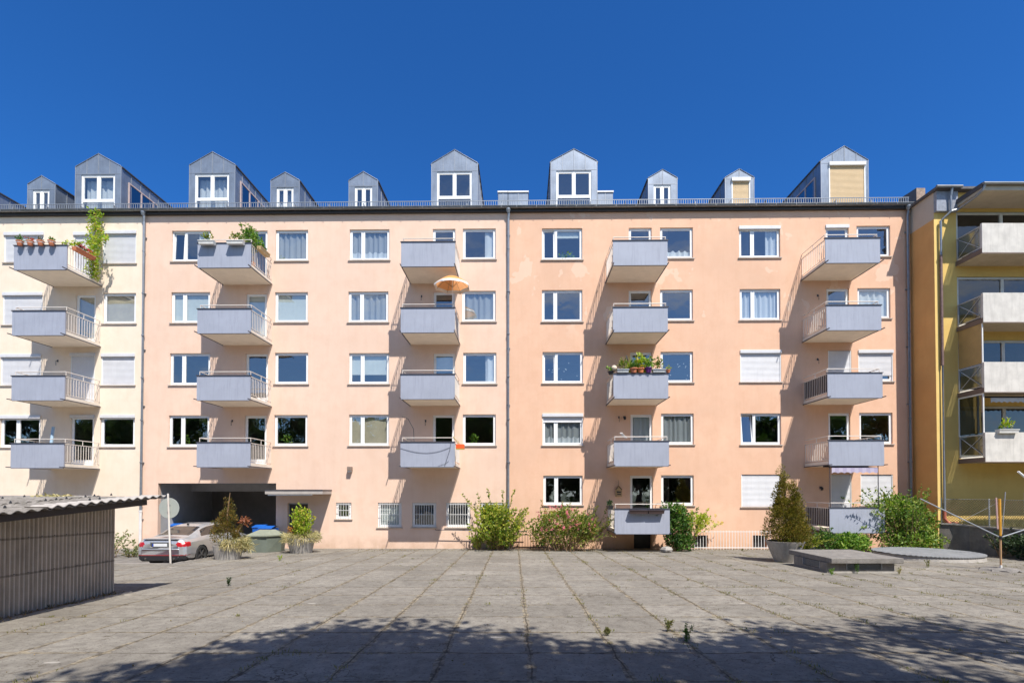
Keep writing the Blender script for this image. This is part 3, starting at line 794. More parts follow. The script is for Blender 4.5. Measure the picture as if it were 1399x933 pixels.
    if side:
        x = xr+.004 if side > 0 else xl-.004; sg = 1 if side > 0 else -1
        m = MB(); ya, yb2, za2, zb2 = y+.45, y+3.0, ZE+.62, ze-.50
        def bx(y0, y1, z0_, z1_): m.box(x, x+sg*.035, y0, y1, z0_, z1_)
        bx(ya, yb2, zb2-.06, zb2); bx(ya, yb2, za2, za2+.06)
        for yk in (ya, ya+.8, ya+1.6, ya+2.49): bx(yk, yk+.07, za2+.06, zb2-.06)
        sf = m.make('side_window', simple('pinkish_side_frame', (.55, .42, .38), .5), dm)
        g = MB(); g.quad((x+sg*.01, ya+.05, za2+.05), (x+sg*.01, yb2, za2+.05), (x+sg*.01, yb2, zb2-.05), (x+sg*.01, ya+.05, zb2-.05)); g.make('pane', glass('side_glass_%d' % int(pl), (.1, .1, .1), .25), sf)
dormer(cream, -60, -22, 240.5, 251, -53, -31, 260)
dormer(cream, 38, 75.6, 240.5, 251.4, 45, 67.6, 259.8)
dormer(cream, 103, 165.4, 210.4, 227.6, 111, 157, 239, 274.3, side=1, cur=.93)
dormer(pink, 258.7, 321, 208, 225.3, 266.3, 312.8, 237.7, 272.5, side=1, cur=.93)
dormer(pink, 370, 409, 235.7, 246.4, 378, 401, 256.6, cur=.9)
dormer(pink, 476.7, 516, 235, 246.4, 484.8, 508.6, 255.4)
dormer(pink, 589.6, 652.6, 205, 223.3, 597, 644.8, 234.8, 270)
dormer(salmon, 752.6, 815.7, 203.9, 220.4, 760, 808, 233.4, 268.7)
dormer(salmon, 885.7, 925, 232, 243, 893, 916.4, 252.8)
dormer(salmon, 990.7, 1030, 231.4, 242.4, 999.7, 1024, 245.5, shut=True)
dormer(salmon, 1121.7, 1186.3, 200, 219, 1132.7, 1181.6, 224, shut=True, side=-1)
for bld, pa, pb, pt in ((pink, 680.7, 693.6, 261.5), (salmon, 694.4, 721.5, 261.5), (salmon, 816.5, 837.4, 261.3)):
    m = MB(); xa = L(pa, 270, -.6)[0]; xb = L(pb, 270, -.6)[0]; zt = L(pa, pt, -.6)[1]
    m.box(xa, xb, .6, 2.2, ZE+.05, zt-.07); q = m.make('roof_hatch', ZINC, bld)
    m = MB(); m.box(xa-.03, xb+.03, .56, 2.25, zt-.07, zt); m.make('hatch_cap', BARW, q)
    m = MB(); m.box((xa+xb)/2-.01, (xa+xb)/2+.01, .585, .6, ZE+.1, zt-.08); m.make('standing_seam', GALV, q)
# small wall fittings
def fitting(bld, px, py, name='wall_hook', l=.22):
    x, z = L(px, py); m = MB(); m.tube([(x, -.002, z+.1), (x, -.10, z+.08), (x, -.10, z-.12)], .013, 6); m.box(x-.03, x+.03, -.02, -.001, z+.05, z+.15); m.make(name, COPING, bld)
for b, px, py in ((pink, 317.5, 578), (pink, 581.5, 578), (salmon, 845.5, 573), (salmon, 1117, 494), (pink, 576, 408), (cream, 79, 496), (salmon, 1117, 407)): fitting(b, px, py)
def wall_lamp(bld, px, py):
    x, z = L(px, py); m = MB(); m.box(x-.05, x+.05, -.05, -.001, z-.05, z+.05); q = m.make('wall_lamp', COPING, bld)
    m = MB(); m.lathe([(.05, 0), (.06, .1), (.03, .14)], (x, -.12, z-.12), 10); m.make('lamp_shade', BLACK, q)
wall_lamp(salmon, 1121, 666); wall_lamp(salmon, 853, 570)
x, z = L(479, 641); m = MB(); m.box(x-.10, x+.10, -.22, -.001, z-.08, z+.12); q = m.make('wall_lamp', simple('bronze_lamp', (.20, .15, .12), .5), pink, bevel=.02)
m = MB(); m.box(x-.07, x+.07, -.19, -.03, z-.12, z-.081); m.make('lamp_glass', WHITEF, q)

# ------------------------------------------------------------------ right building
RX, RY = 17.98, 22.05
rb = thing('apartment_building', 'yellow and ochre apartment building with concrete balconies at the right edge', 'building', (RX, RY, 0))
def R_(px, py, d=0): p = AT(px, py, RY-d); return p.x-RX, p.z
ZT = R_(1286, 263.5)[1]
wx = .93
holes = []; GLASSR = glass('balcony_window_glass', (.5, .5, .5), .09)
def rwin(zf, zh, cur=None):
    a, b = .955, 5.6
    f = MB(); ya, yb_ = .04, .12; fw = .09
    for q in ((a, a+fw, zf, zh), (b-fw, b, zf, zh), (a+fw, b-fw, zh-fw, zh), (a+fw, b-fw, zf, zf+.15)): f.box(q[0], q[1], ya, yb_, q[2], q[3])
    for xx in (2.86, 4.3): f.box(xx, xx+.13, ya, yb_, zf+.15, zh-fw)
    o = f.make('window', simple('grey_white_frame', (.55, .54, .50), .5), rb)
    for p, q in ((a+fw, 2.86), (2.99, 4.3), (4.43, b-fw)):
        g = MB(); g.quad((p, .08, zf+.15), (q, .08, zf+.15), (q, .08, zh-fw), (p, .08, zh-fw)); g.make('pane', GLASSR, o)
    holes.append((a, b, zf, zh))
floors_r = []
rows_r = [(305, 346), (400, 440.8), (494.4, 536.2), (590.5, 631.2)]
tops = [290, 378.5, 465, 555]
for (yt, yb_), tp in zip(rows_r, tops):
    zb = R_(1347, yb_, 1.25)[1]; zt = R_(1347, yt, 1.25)[1]
    s = MB(); s.box(wx, 8.5, -1.2, -.002, zb+.02, zb+.2); o = s.make('balcony', simple('balcony_slab_beige', (.44, .37, .28), .85, .1, streak=.3), rb)
    s = MB(); s.box(wx-.02, 8.5, -1.26, -1.17, zb, zt); s.make('concrete_panel', CONCL, o, bevel=.008)
    s = MB(); x = wx
    za_ = zb+.22; zz = zt-.06
    for q in ((-1.16, -1.12), (-.06, -.02)): s.box(x, x+.03, q[0], q[1], za_, zz)
    s.box(x, x+.03, -1.12, -.06, zz-.04, zz); s.box(x, x+.03, -1.12, -.06, za_+.04, za_+.07)
    s.tube([(x+.01, -1.12, za_+.07), (x+.01, -.06, zz-.04)], .011, 5); s.tube([(x+.012, -1.12, zz-.04), (x+.012, -.06, za_+.07)], .011, 5)
    s.make('side_railing', simple('grey_rail', (.42, .40, .38), .5), o)
    s = MB(); s.quad((x+.035, -1.12, za_+.07), (x+.035, -.06, za_+.07), (x+.035, -.06, zz-.04), (x+.035, -1.12, zz-.04)); s.make('glass_infill', GLASSD, o)
    s = MB(); s.box(wx-.035, 8.5, -1.275, -1.26, zb-.01, zb+.02); s.box(wx-.03, wx, -1.25, 0, zb+.005, zb+.20); s.make('edge_profile', simple('brown_edge', (.16, .11, .09), .6), o)
    rwin(zb+.22, R_(1340, tp)[1])
    floors_r.append((zb, zt, o))
# side screens
zb3, zt3, o3 = floors_r[2]; zb2 = floors_r[1][0]; zb4, zt4, o4 = floors_r[3]
s = MB(); s.box(wx+.0, wx+.03, -1.14, -.04, zt3-.02, zb2-.0); s.make('side_screen', simple('amber_screen', (.40, .26, .10), .6, .1), o3)
s = MB(); s.box(wx-.005, wx+.035, -1.18, -1.14, zt3-.05, zb2); s.make('screen_post', BARW, o3)
s = MB(); s.quad((wx+.02, -1.14, zt4), (wx+.02, -.04, zt4), (wx+.02, -.04, zb3), (wx+.02, -1.14, zb3)); s.make('side_screen', glass('smoked_screen', (.07, .08, .07), .10), o4)
s = MB(); s.box(wx-.005, wx+.035, -1.18, -1.14, zt4-.05, zb3); s.box(wx-.005, wx+.035, -.04, -.003, zt4-.05, zb3); s.box(wx-.005, wx+.035, -1.14, -.04, zb3-.06, zb3-.001); s.make('screen_post', BARW, o4)
# front wall with holes
zs = sorted(set([1.0, ZT] + [q for h in holes for q in h[2:]]))
m = MB()
m.quad((.16, 0, -.2), (.955, 0, -.2), (.955, 0, ZT), (.16, 0, ZT)); m.quad((5.6, 0, -.2), (9, 0, -.2), (9, 0, ZT), (5.6, 0, ZT))
prev = -.2
for h in sorted(holes, key=lambda q: q[2]):
    m.quad((.955, 0, prev), (5.6, 0, prev), (5.6, 0, h[2]), (.955, 0, h[2])); prev = h[3]
m.quad((.955, 0, prev), (5.6, 0, prev), (5.6, 0, ZT), (.955, 0, ZT))
m.make('wall', YELLOW_SHADED, rb)
m = MB(); m.quad((0, 0, -.2), (.16, 0, -.2), (.16, 0, ZT), (0, 0, ZT)); m.make('sunlit_corner_strip', YELLOW_SUNLIT, rb)  # sunlight on the corner is put into this strip's brighter yellow
m = MB(); m.quad((0, 12, -.2), (0, 0, -.2), (0, 0, 14.25), (0, 12, 14.25)); m.make('side_wall', OCHRE, rb)
m = MB(); m.quad((0, 12, 14.25), (0, 0, 14.25), (0, 0, ZT), (0, 12, ZT)); m.make('upper_side_wall', PALEG, rb)
m = MB(); m.quad((.3, 3, -.2), (9, 3, -.2), (9, 3, ZT), (.3, 3, ZT))
for z, _, _ in floors_r: m.box(.3, 9, .13, 3, z+.05, z+.2)
m.quad((.9, .13, 0), (.9, 3, 0), (.9, 3, ZT), (.9, .13, ZT)); m.make('room_interior', DARKIN, rb)
m = MB(); m.box(-.12, 9, -.3, 12, ZT, ZT+.10); m.make('roof', ROOF, rb)
m = MB(); m.tube([(-.16, -.36, ZT+.06), (wx, -.36, ZT+.06)], .06, 8); m.make('gutter', GUTTER, rb)
m = MB(); m.box(.0, wx-.02, -.16, -.002, R_(1290, 291)[1], ZT-.02); m.make('eaves_box', simple('blue_grey_fascia', (.24, .26, .31), .6, .2, 8), rb)
zc = R_(1349, 250, 1.35)[1]
m = MB(); m.box(wx-.06, 9, -1.35, -.003, zc-.30, zc-.08); cr = m.make('balcony_roof', simple('soffit_beige', (.46, .40, .32), .85, .08), rb)
m = MB(); m.box(wx-.09, 9, -1.39, .6, zc-.075, zc); m.box(wx-.10, wx-.065, -1.39, 0, zc-.2, zc-.08); m.make('roof_edge', ZDARK, cr)
m = MB(); m.tube([(wx-.1, -1.45, zc-.07), (9, -1.45, zc-.07)], .055, 8); m.make('gutter', GUTTER, cr)
m = MB()
pj = (R_(1299, 289, .25)[0], -.25, R_(1299, 289, .25)[1]); xd = R_(1287, 400, .12)[0]
m.tube([(wx-.02, -1.42, zc-.12), (wx-.05, -1.36, zc-.3), (wx-.1, -1.1, zc-.42), (wx-.13, -.35, zc-.5), pj], .045, 8)
m.tube([(R_(1300, 265, .3)[0], -.33, ZT+.02), (R_(1300, 270, .3)[0], -.26, ZT-.3), pj, (xd, -.1, R_(1287, 304)[1]), (xd, -.09, 1.75)], .05, 8)
m.make('downpipe', PIPE, rb)
m = MB(); m.tube([(xd, -.09, R_(1290, 500)[1]), (xd, -.09, R_(1290, 350)[1])], .054, 8); m.make('rusty_pipe_section', simple('rusty_pipe', (.16, .10, .09), .7, .4, 8), rb)
m = MB(); m.tube([(xd, -.09, 1.8), (xd, -.09, 1.45), (xd+.1, -.15, 1.28), (xd+.45, -.2, 1.26), (xd+.52, -.22, 1.12)], .06, 10); m.make('red_pipe_elbow', simple('red_brown_clay_pipe', (.38, .11, .07), .6, .2), rb)
c0 = AT(1252, 257, 26).x-RX; c1 = AT(1264, 257, 26).x-RX; cz1 = AT(1258, 257, 26).z; cb_ = AT(1241, 257, 26).x-RX
m = MB(); m.box(c0, c1, 3.95, 4.6, ZT+.1, cz1); q = m.make('chimney', simple('chimney_brick', (.30, .22, .17), .9, .3, 10), rb)
m = MB(); m.quad((c0-.001, 3.95, ZT+.1), (c0-.001, 3.95, cz1), (cb_, 4.6, cz1-.2), (cb_, 4.6, ZT+.1)); m.make('chimney_flashing', ZDARK, q)
# awning and flower boxes on the lowest right balcony
def scallop_awning(name, label, loc, x0, x1, y, z, h, mat, amp=.05, pitch=.22, depth=.25):
    t = thing(name, label, 'awning', loc[0], loc[1])
    n = int((x1-x0)/.03); top = []; mid = []; bot = []
    for i in range(n+1):
        x = x0+(x1-x0)*i/n; top.append((x, y+depth, z)); mid.append((x, y, z-.06)); bot.append((x, y-.005, z-.06-h+amp*abs(math.sin(PI*(x-x0)/pitch))))
    m = MB(); m.sheet([top, mid, bot]); m.make('fabric', mat, t)
    m = MB(); m.tube([(x0, y+depth, z+.02), (x1, y+depth, z+.02)], .035, 8); m.make('roller', COPING, t)
    return t
scallop_awning('awning', 'grey white scalloped awning rolled up under the right edge balcony', ((RX, RY, 0), 0), 1.35, 6, -1.05, zb3-.12, .2, simple('awning_canvas', (.50, .48, .45), .9, .08))
def flower_box(label, loc, l, mat, ml, n, h, size, rz=0, bw=.17, bh=.15, group=None, extra=None, name='flower_box', cat='planter', rad=None):
    t = thing(name, label, cat, loc, rz, group)
    m = MB()
    m.poly([(-l/2, -bw/2, 0), (l/2, -bw/2, 0), (l/2, bw/2, 0), (-l/2, bw/2, 0)])
    e = .02
    for q in (((-l/2, -bw/2), (l/2, -bw/2)), ((l/2, -bw/2), (l/2, bw/2)), ((l/2, bw/2), (-l/2, bw/2)), ((-l/2, bw/2), (-l/2, -bw/2))):
        (xa, ya), (xb, yb_) = q; f = 1+e/(l/2); g_ = 1+e/(bw/2)
        m.quad((xa, ya, 0), (xb, yb_, 0), (xb*f, yb_*g_, bh), (xa*f, ya*g_, bh))
    m.box(-l/2-.03, l/2+.03, -bw/2-.035, -bw/2-.018, bh-.03, bh)
    m.make('box', mat, t)
    m = MB(); m.quad((-l/2, -bw/2, bh-.02), (l/2, -bw/2, bh-.02), (l/2, bw/2, bh-.02), (-l/2, bw/2, bh-.02)); m.make('soil', SOIL, t)
    if n:
        m = MB(); blob(m, (0, 0, bh+h*.45), (rad or l*.45, bw*.7, h*.6), n, size, up=.8, shell=.1); m.make('foliage', ml, t)
    if extra:
        mm, nn, hh = extra; m = MB()
        for _ in range(nn):
            c = (rnd(-l*.4, l*.4), rnd(-bw*.4, bw*.4), bh+h*rnd(.5, 1.0)*hh); blob(m, c, (.035, .035, .03), 7, .035, shell=.2)
        m.make('flowers', mm, t)
    return t
WBOX = simple('white_plastic_box', (.62, .60, .56), .5, .1, streak=.3)
flower_box('green leafy flower box on the lowest concrete balcony at the right edge', (RX+1.75, RY-1.3, zt4-.04), .75, WBOX, LIME, 90, .4, .12)
flower_box('flower box with red bloom at the right end of the lowest concrete balcony', (RX+2.9, RY-1.3, zt4-.04), .5, WBOX, GREEN2, 50, .35, .1, extra=(REDF, 6, 1))

# ------------------------------------------------------------------ things on the long facade balconies
def BP(c, r, fx, out, dz):
    """point on balcony c,r: fx along the panel 0..1, out metres in front of the panel, dz above panel top"""
    b, xl, xr, zb = B[c, r]; x = xl+(xr-xl)*fx; y = -BD-out
    p = O + EX*x + EN*(BD+out); return Vector((p.x, p.y, zb+BH+dz))
def pot(label, p, r, h, mat, ml, n, fh, fr, size, flowers=None, group=None, saucer=True, bracket=True):
    t = thing('flower_pot', label, 'flower pot', p, -A, group)
    m = MB(); m.lathe([(r*.68, 0), (r*.96, h*.8), (r*1.1, h*.8), (r*1.1, h), (r*.95, h), (r*.95, h*.9)], seg=14, cap1=False); m.make('pot', mat, t)
    m = MB(); m.lathe([(r*.95, h*.92), (.001, h*.93)], seg=12, cap0=False, cap1=False); m.make('soil', SOIL, t)
    if bracket:
        m = MB(); m.lathe([(r*1.15, h*.55), (r*1.15, h*.62)], seg=14, cap0=False, cap1=False); m.tube([(0, r*1.1, h*.6), (0, .14+r*.2, h*.62)], .01, 5); m.make('hanger', BARW, t)
    m = MB(); blob(m, (0, 0, h+fh*.4), (fr, fr, fh*.6), n, size, up=.8, shell=.1); m.make('foliage', ml, t)
    if flowers:
        m = MB()
        for _ in range(10): blob(m, (rnd(-fr, fr), rnd(-fr, fr)-.02, h+fh*rnd(.3, .9)), (.03, .03, .03), 8, .04, shell=.1)
        m.make('flowers', flowers, t)
    return t
g = 'terracotta pots hung on the top left balcony'
pot('leftmost terracotta pot on the top cream balcony, with fine grassy leaves', BP(1, 1, .165, .13, -.06), .125, .2, TERRA, GREEN2, 60, .2, .18, .09, group=g)
pot('second terracotta pot from the left on the top cream balcony, red blooms', BP(1, 1, .36, .13, -.06), .125, .2, TERRA, GREEN2, 25, .16, .14, .07, REDF, group=g)
pot('third terracotta pot on the top cream balcony, with small brownish leaves', BP(1, 1, .555, .13, -.06), .125, .2, TERRA, RUSTC, 35, .12, .12, .07, group=g)
pot('fourth terracotta pot on the top cream balcony, at the foot of the climbing vine', BP(1, 1, .76, .13, -.06), .125, .2, TERRA, GREEN1, 35, .14, .12, .09, group=g)
def side_point(c, r, dy, dz, right=True, out=.1):
    b, xl, xr, zb = B[c, r]; x = (xr+out) if right else (xl-out); p = O + EX*x + EN*(BD-dy); return Vector((p.x, p.y, zb+BH+dz))
flower_box('terracotta flower box of red geraniums on the side rail of the top cream balcony', side_point(1, 1, .75, -.08), 1.0, TERRA, GREEN2, 60, .18, .07, rz=PI/2-A, extra=(REDF, 110, 1.3))
# climbing vine
t = thing('climbing_vine', 'yellow green climbing vine growing up to the eaves from the top left balcony', 'vine', (0, D, 0), -A)
b_, xl, xr, zb = B[1, 1]; ml = MB(); ms = MB()
vx, vz = L(127, 335, .5)
path = [(vx, -.5, zb+.2), (vx+.02, -.45, zb+1.2), (vx-.03, -.35, zb+2.1), (vx-.05, -.28, ZE+.05)]
ms.tube(path, .015, 5)
for k in range(1150):
    tt = random.random(); i = min(int(tt*3), 2); p = Vector(path[i]).lerp(Vector(path[i+1]), tt*3-i)
    leaf(ml, p+Vector((rnd(-.30, .26), rnd(-.15, .15), rnd(-.1, .1))), (rvec()+Vector((0, -.3, -.3))).normalized(), rnd(.07, .15), rnd(.05, .10))
xs, zs_ = L(84, 333, 1.85)
pth = [(xs, -1.85, zs_), (xs+.6, -1.4, zs_+.25), (xs+1.2, -.9, zs_+.65), (vx-.1, -.45, ZE-.45)]
ms.tube(pth, .01, 5)
for k in range(330):
    tt = random.random(); i = min(int(tt*3), 2); p = Vector(pth[i]).lerp(Vector(pth[i+1]), tt*3-i)
    leaf(ml, p+rvec()*rnd(0, .12), rvec(), rnd(.07, .14), rnd(.05, .1))
ml.make('foliage', LIME, t); ms.make('stem', BROWNW, t)
# col 2 top
flower_box('white flower box at the left end of the top balcony beside the cream building', BP(2, 1, .22, .16, -.13), .62, WBOX, AUTUMN, 130, .34, .09)
flower_box('white flower box at the right end of the top balcony with browning plants', BP(2, 1, .75, .16, -.13), .66, WBOX, AUTUMN, 130, .36, .08)
t = thing('balcony_shrub', 'bushy green shrub rising over the top balcony with white flower boxes', 'plant', BP(2, 1, .88, -.55, -.9))
m = MB(); ms = MB(); stems(m, ms, (0, 0, .3), 16, 1.65, .42, 44, .12, start=.4, droop=.2); blob(m, (-.05, 0, 1.5), (.36, .3, .36), 300, .11); blob(m, (.28, 0, 1.15), (.25, .3, .25), 140, .1); m.make('foliage', GREEN1, t); ms.make('stem', BROWNW, t)
m = MB(); m.lathe([(.12, 0), (.17, .32), (.15, .32)], seg=14); m.make('pot', TERRA, t)
flower_box('tan flower box on the side rail beside the bushy top balcony shrub', side_point(2, 1, .85, -.05), .8, simple('tan_box', (.5, .36, .18), .6), GREEN2, 60, .22, .09, rz=PI/2-A)
# col 4 row 3 planters
g = 'pots along the third balcony of the salmon building'
MET = simple('galvanised_tub', (.45, .46, .46), .4, .2, 9, metal=.3)
flower_box('pale grey planter at the left of the crowded balcony rail', BP(4, 3, .17, -.02, .04), .45, MET, AUTUMN, 110, .42, .10, group=g, extra=(STRAW, 7, 1.6))
pot('orange terracotta pot of tall grass in the middle of the crowded balcony rail', BP(4, 3, .37, -.02, .04), .16, .2, TERRA, GREEN2, 60, .3, .19, .12, group=g, bracket=False)
pot('orange terracotta pot with lime leaves next to the purple pot', BP(4, 3, .50, -.02, .04), .15, .2, simple('orange_pot', (.6, .2, .07), .6), LIME, 110, .6, .22, .16, group=g, bracket=False)
pot('purple flower pot with green leaves on the crowded balcony rail', BP(4, 3, .64, -.02, .04), .14, .22, simple('purple_glaze', (.12, .02, .16), .35), GREEN1, 110, .42, .24, .12, group=g, bracket=False)
flower_box('pale grey planter with pink tinged plant at the right of the crowded balcony rail', BP(4, 3, .83, -.02, .04), .5, MET, AUTUMN, 130, .5, .10, group=g)
pot('small pot with lime plant at the right corner of the crowded balcony', BP(4, 3, 1.0, .0, .04), .09, .12, TERRA, LIME, 30, .16, .1, .08, group=g, bracket=False)
pot('dark pot trailing green plant at the left corner of the crowded balcony', BP(4, 3, -.04, -.15, .0), .12, .14, BLACK, GREEN1, 60, .2, .2, .1, group=g, bracket=False)
t = thing('ornamental_grass', 'tall feathery grass standing behind the orange pots on the crowded balcony', 'plant', BP(4, 3, .47, -.35, -.85))
m = MB(); m.lathe([(.13, 0), (.17, .3), (.15, .3)], seg=14); m.make('pot', TERRA, t); m = MB(); 
for _ in range(300):
    a = rnd(0, 6.28); d = Vector((math.cos(a)*.42, math.sin(a)*.3, 1)).normalized(); leaf(m, Vector((0, 0, .3))+rvec()*.05, (d+rvec()*.12).normalized(), rnd(.9, 1.5), .034)
m.make('foliage', LIME, t)
t = thing('garden_ornament', 'cream ball ornament on the left corner of the crowded balcony', 'ornament', BP(4, 3, .02, -.08, .05))
m = MB(); m.lathe([(.001, 0), (.03, 0), (.03, .1)], seg=10); m.make('stand', BROWNW, t); m = MB(); m.lathe([(.12*math.sin(PI*i/10), .21-.12*math.cos(PI*i/10)) for i in range(1, 10)], seg=16); m.make('ball', simple('cream_ball', (.6, .5, .38), .7), t, smooth=True)
t = thing('garden_ornament', 'dark bird figure on a rod among the crowded balcony plants', 'ornament', BP(4, 3, .25, -.1, .05))
m = MB(); m.tube([(0, 0, 0), (0, 0, .5)], .008, 5); m.make('rod', COPING, t); m = MB(); m.lathe([(.01, 0), (.05, .08), (.06, .15), (.03, .22), (.035, .27), (.005, .31)], (0, 0, .45), 10); m.make('figure', BLACK, t, smooth=True)
# col 4 ground floor balcony
BB = simple('dark_brown_box', (.05, .03, .028), .5, .2)
g = 'dark boxes hung on the lowest salmon balcony'
flower_box('left one of two empty dark brown boxes hung on the lowest balcony', BP(4, 5, .42, .13, -.19), .72, BB, None, 0, 0, 0, group=g)
flower_box('right one of two empty dark brown boxes hung on the lowest balcony', BP(4, 5, .735, .13, -.19), .62, BB, None, 0, 0, 0, group=g)
flower_box('dark flower box with dense greenery at the left corner of the lowest balcony', side_point(4, 5, .35, -.02, right=False, out=.15), .55, BLACK, GREEN3, 120, .22, .09, rz=PI/2-A)
p = L(845, 672, .06); t = thing('bird_house', 'small wooden bird house hanging on the wall beside the ground floor balcony door', 'bird house', tuple(O+EX*p[0]+EN*.08)[:2]+(p[1]-.2,), -A)
m = MB(); m.prism([(-.14, 0), (.14, 0), (.14, .28), (0, .44), (-.14, .28)], -.07, .06); m.make('box', simple('bird_house_wood', (.42, .27, .13), .7, .2, 20), t)
m = MB(); m.box(-.09, .09, -.08, -.071, .17, .23); m.box(-.09, .09, -.08, -.071, .07, .12); m.make('opening', BLACK, t)
m = MB(); m.box(-.02, .2, -.09, .07, 0, .02, Matrix.Translation((0, 0, .46)) @ Matrix.Rotation(math.radians(48), 4, 'Y')); m.box(-.2, .02, -.09, .07, 0, .02, Matrix.Translation((0, 0, .46)) @ Matrix.Rotation(math.radians(-48), 4, 'Y')); m.tube([(0, 0, .44), (0, 0, .75)], .006, 5); m.make('roof', BROWNW, t)
# parasol
pr = AT(618, 404, 21.75); up = AT(617.5, 388, 22.02)
t = thing('parasol', 'orange parasol with white scalloped band over the third column balcony rail', 'parasol', (up.x, up.y, 0))
ORANGE = simple('orange_canvas', (.74, .28, .05), .8, .12, 8); 
s_ = NT('orange_canvas_translucent'); s_.b.inputs['Base Color'].default_value = (.78, .38, .12, 1); s_.b.inputs['Roughness'].default_value = .85
tr = s_.n('ShaderNodeBsdfTranslucent'); tr.inputs[0].default_value = (.95, .50, .24, 1); mx = s_.n('ShaderNodeMixShader'); mx.inputs[0].default_value = .42
s_.l(s_.b.outputs[0], mx.inputs[1]); s_.l(tr.outputs[0], mx.inputs[2]); s_.l(mx.outputs[0], s_.out.inputs[0]); ORANGE = s_.m
RR = .78; zrim = up.z-.10; seg = 8; sub = 6
def ring(r, z, sag=0):
    pts = []
    for k in range(seg):
        a0 = 2*PI*(k+.5)/seg; a1 = 2*PI*(k+1.5)/seg
        for j in range(sub):
            f = j/sub; x = math.cos(a0)*(1-f)+math.cos(a1)*f; y = math.sin(a0)*(1-f)+math.sin(a1)*f
            pts.append((x*r, y*r, z+sag*math.sin(PI*f)))
    return pts+[pts[0]]
m = MB(); rows = [ring(RR*f, zrim+.42*(1-f**1.8), .02*f) for f in (.02, .2, .4, .6, .8, .92)]; m.sheet(rows); m.make('canopy', ORANGE, t, smooth=True)
m = MB(); m.sheet([ring(RR*.92, zrim+.42*(1-.92**1.8), .02), ring(RR, zrim, .02), ring(RR*1.005, zrim-.07, .04)]); m.make('white_band', BARW, t)
m = MB(); px_ = .02; m.tube([(px_, 0, B[3, 2][3]+.25), (px_, 0, zrim+.42)], .017, 8); m.lathe([(.02, 0), (.03, .04), (.002, .08)], (0, 0, zrim+.41), 8); m.make('pole', BARW, t)
m = MB()
for k in range(8):
    a = 2*PI*(k+.5)/8; m.tube([(px_, 0, zrim-.05), (math.cos(a)*RR*.5, math.sin(a)*RR*.5, zrim+.29)], .006, 4); m.tube([(0, 0, zrim+.39), (math.cos(a)*RR*.5, math.sin(a)*RR*.5, zrim+.30), (math.cos(a)*RR*.97, math.sin(a)*RR*.97, zrim)], .006, 4)
m.make('rib', BROWNW, t)
m = MB(); m.box(px_-.2, px_+.06, -.12, .2, B[3, 2][3]+.2, B[3, 2][3]+.26); m.make('base', CONCD, t)
# orange box hung outside balcony col 3 row 4
p = AT(628, 609, 21.9); t = thing('hanging_basket', 'bright orange red box hanging off the right corner of the lowest balcony above the grilles', 'box', (p.x, p.y, p.z-.12))
m = MB(); m.box(-.15, .20, -.12, .12, 0, .19); m.make('box', simple('orange_red_plastic', (.75, .10, .02), .45), t, bevel=.02)
m = MB(); m.tube([(-.05, 0, .18), (-.28, 0, .52), (.0, -.05, .2)], .012, 5); m.box(-.15, .2, -.13, .13, -.03, -.001); m.make('straps', simple('yellow_strap', (.5, .35, .08), .7), t)
t = thing('cable', 'thin grey cable looping across the lowest lavender panel above the barred windows', 'cable', (0, D, 0), -A)
b_, xl, xr, zb = B[3, 4]; m = MB(); zt = zb+BH
m.tube([(xl+.0+(xr-xl)*i/12, -BD-.02, zt-.34-.16*math.sin(PI*min(1, i/12))+.22*(i/12)**3+.1*(1-i/12)**2) for i in range(12)], .008, 4)
m.tube([(xr-.16, -BD-.02, zt), (xr-.2, -BD-.02, zt-.3), (xr-.42, -BD-.02, zb+.05)], .012, 4); m.tube([(xr-.7, -BD-.02, zb+.05), (xr-.4, -BD-.02, zb+.14), (xr-.25, -BD-.02, zb+.25)], .006, 4); m.make('wire', simple('grey_cable', (.12, .13, .17), .6), t)
t = thing('clothes_line_pole', 'thin curved dark pole rising above the lowest balcony above the barred windows', 'pole', (0, D, 0), -A)
m = MB(); xa, za = L(549, 595, 1.6); m.tube([(xa+i*.0, -1.6, za) for i in (0,)] + [(xa+.1, -1.5, za+.02)], .01, 5) if False else None
x0, z0 = L(546, 570, .6); x1, z1 = L(563, 596, 1.2); m.tube([(x0, -.15, z0+.1), (x0+.35, -.5, z0-.05), (x1, -.9, z1+.35), (x1+.1, -1.2, z1-.5)], .012, 5); m.make('rod', COPING, t)
# awning col5 row 5
b_, xl, xr, zb = B[5, 4]
s_ = NT('striped_awning'); s_.b.inputs['Roughness'].default_value = .9; tc = s_.n('ShaderNodeTexCoord'); sx = s_.n('ShaderNodeSeparateXYZ'); s_.l(tc.outputs['Object'], sx.inputs[0])
st = s_.math('GREATER_THAN', s_.math('FRACT', s_.math('MULTIPLY', sx.outputs[0], 3.1)), .5); s_.l(s_.mix(st, (.42, .38, .48), (.35, .31, .42)), s_.b.inputs['Base Color'])
aw = scallop_awning('awning', 'lilac striped scalloped awning under the balcony above the bottom right balcony', ((0, D, 0), -A), xl+.12, xr-.25, -BD+.03, zb-.02, .24, s_.m, depth=.6, pitch=.26)
m = MB()
for x in (xl+.06, xr-.22): m.tube([(x, -BD+.06, B[5, 5][3]+.3), (x, -BD+.06, zb-.01)], .018, 6)
m.make('post', COPING, aw)
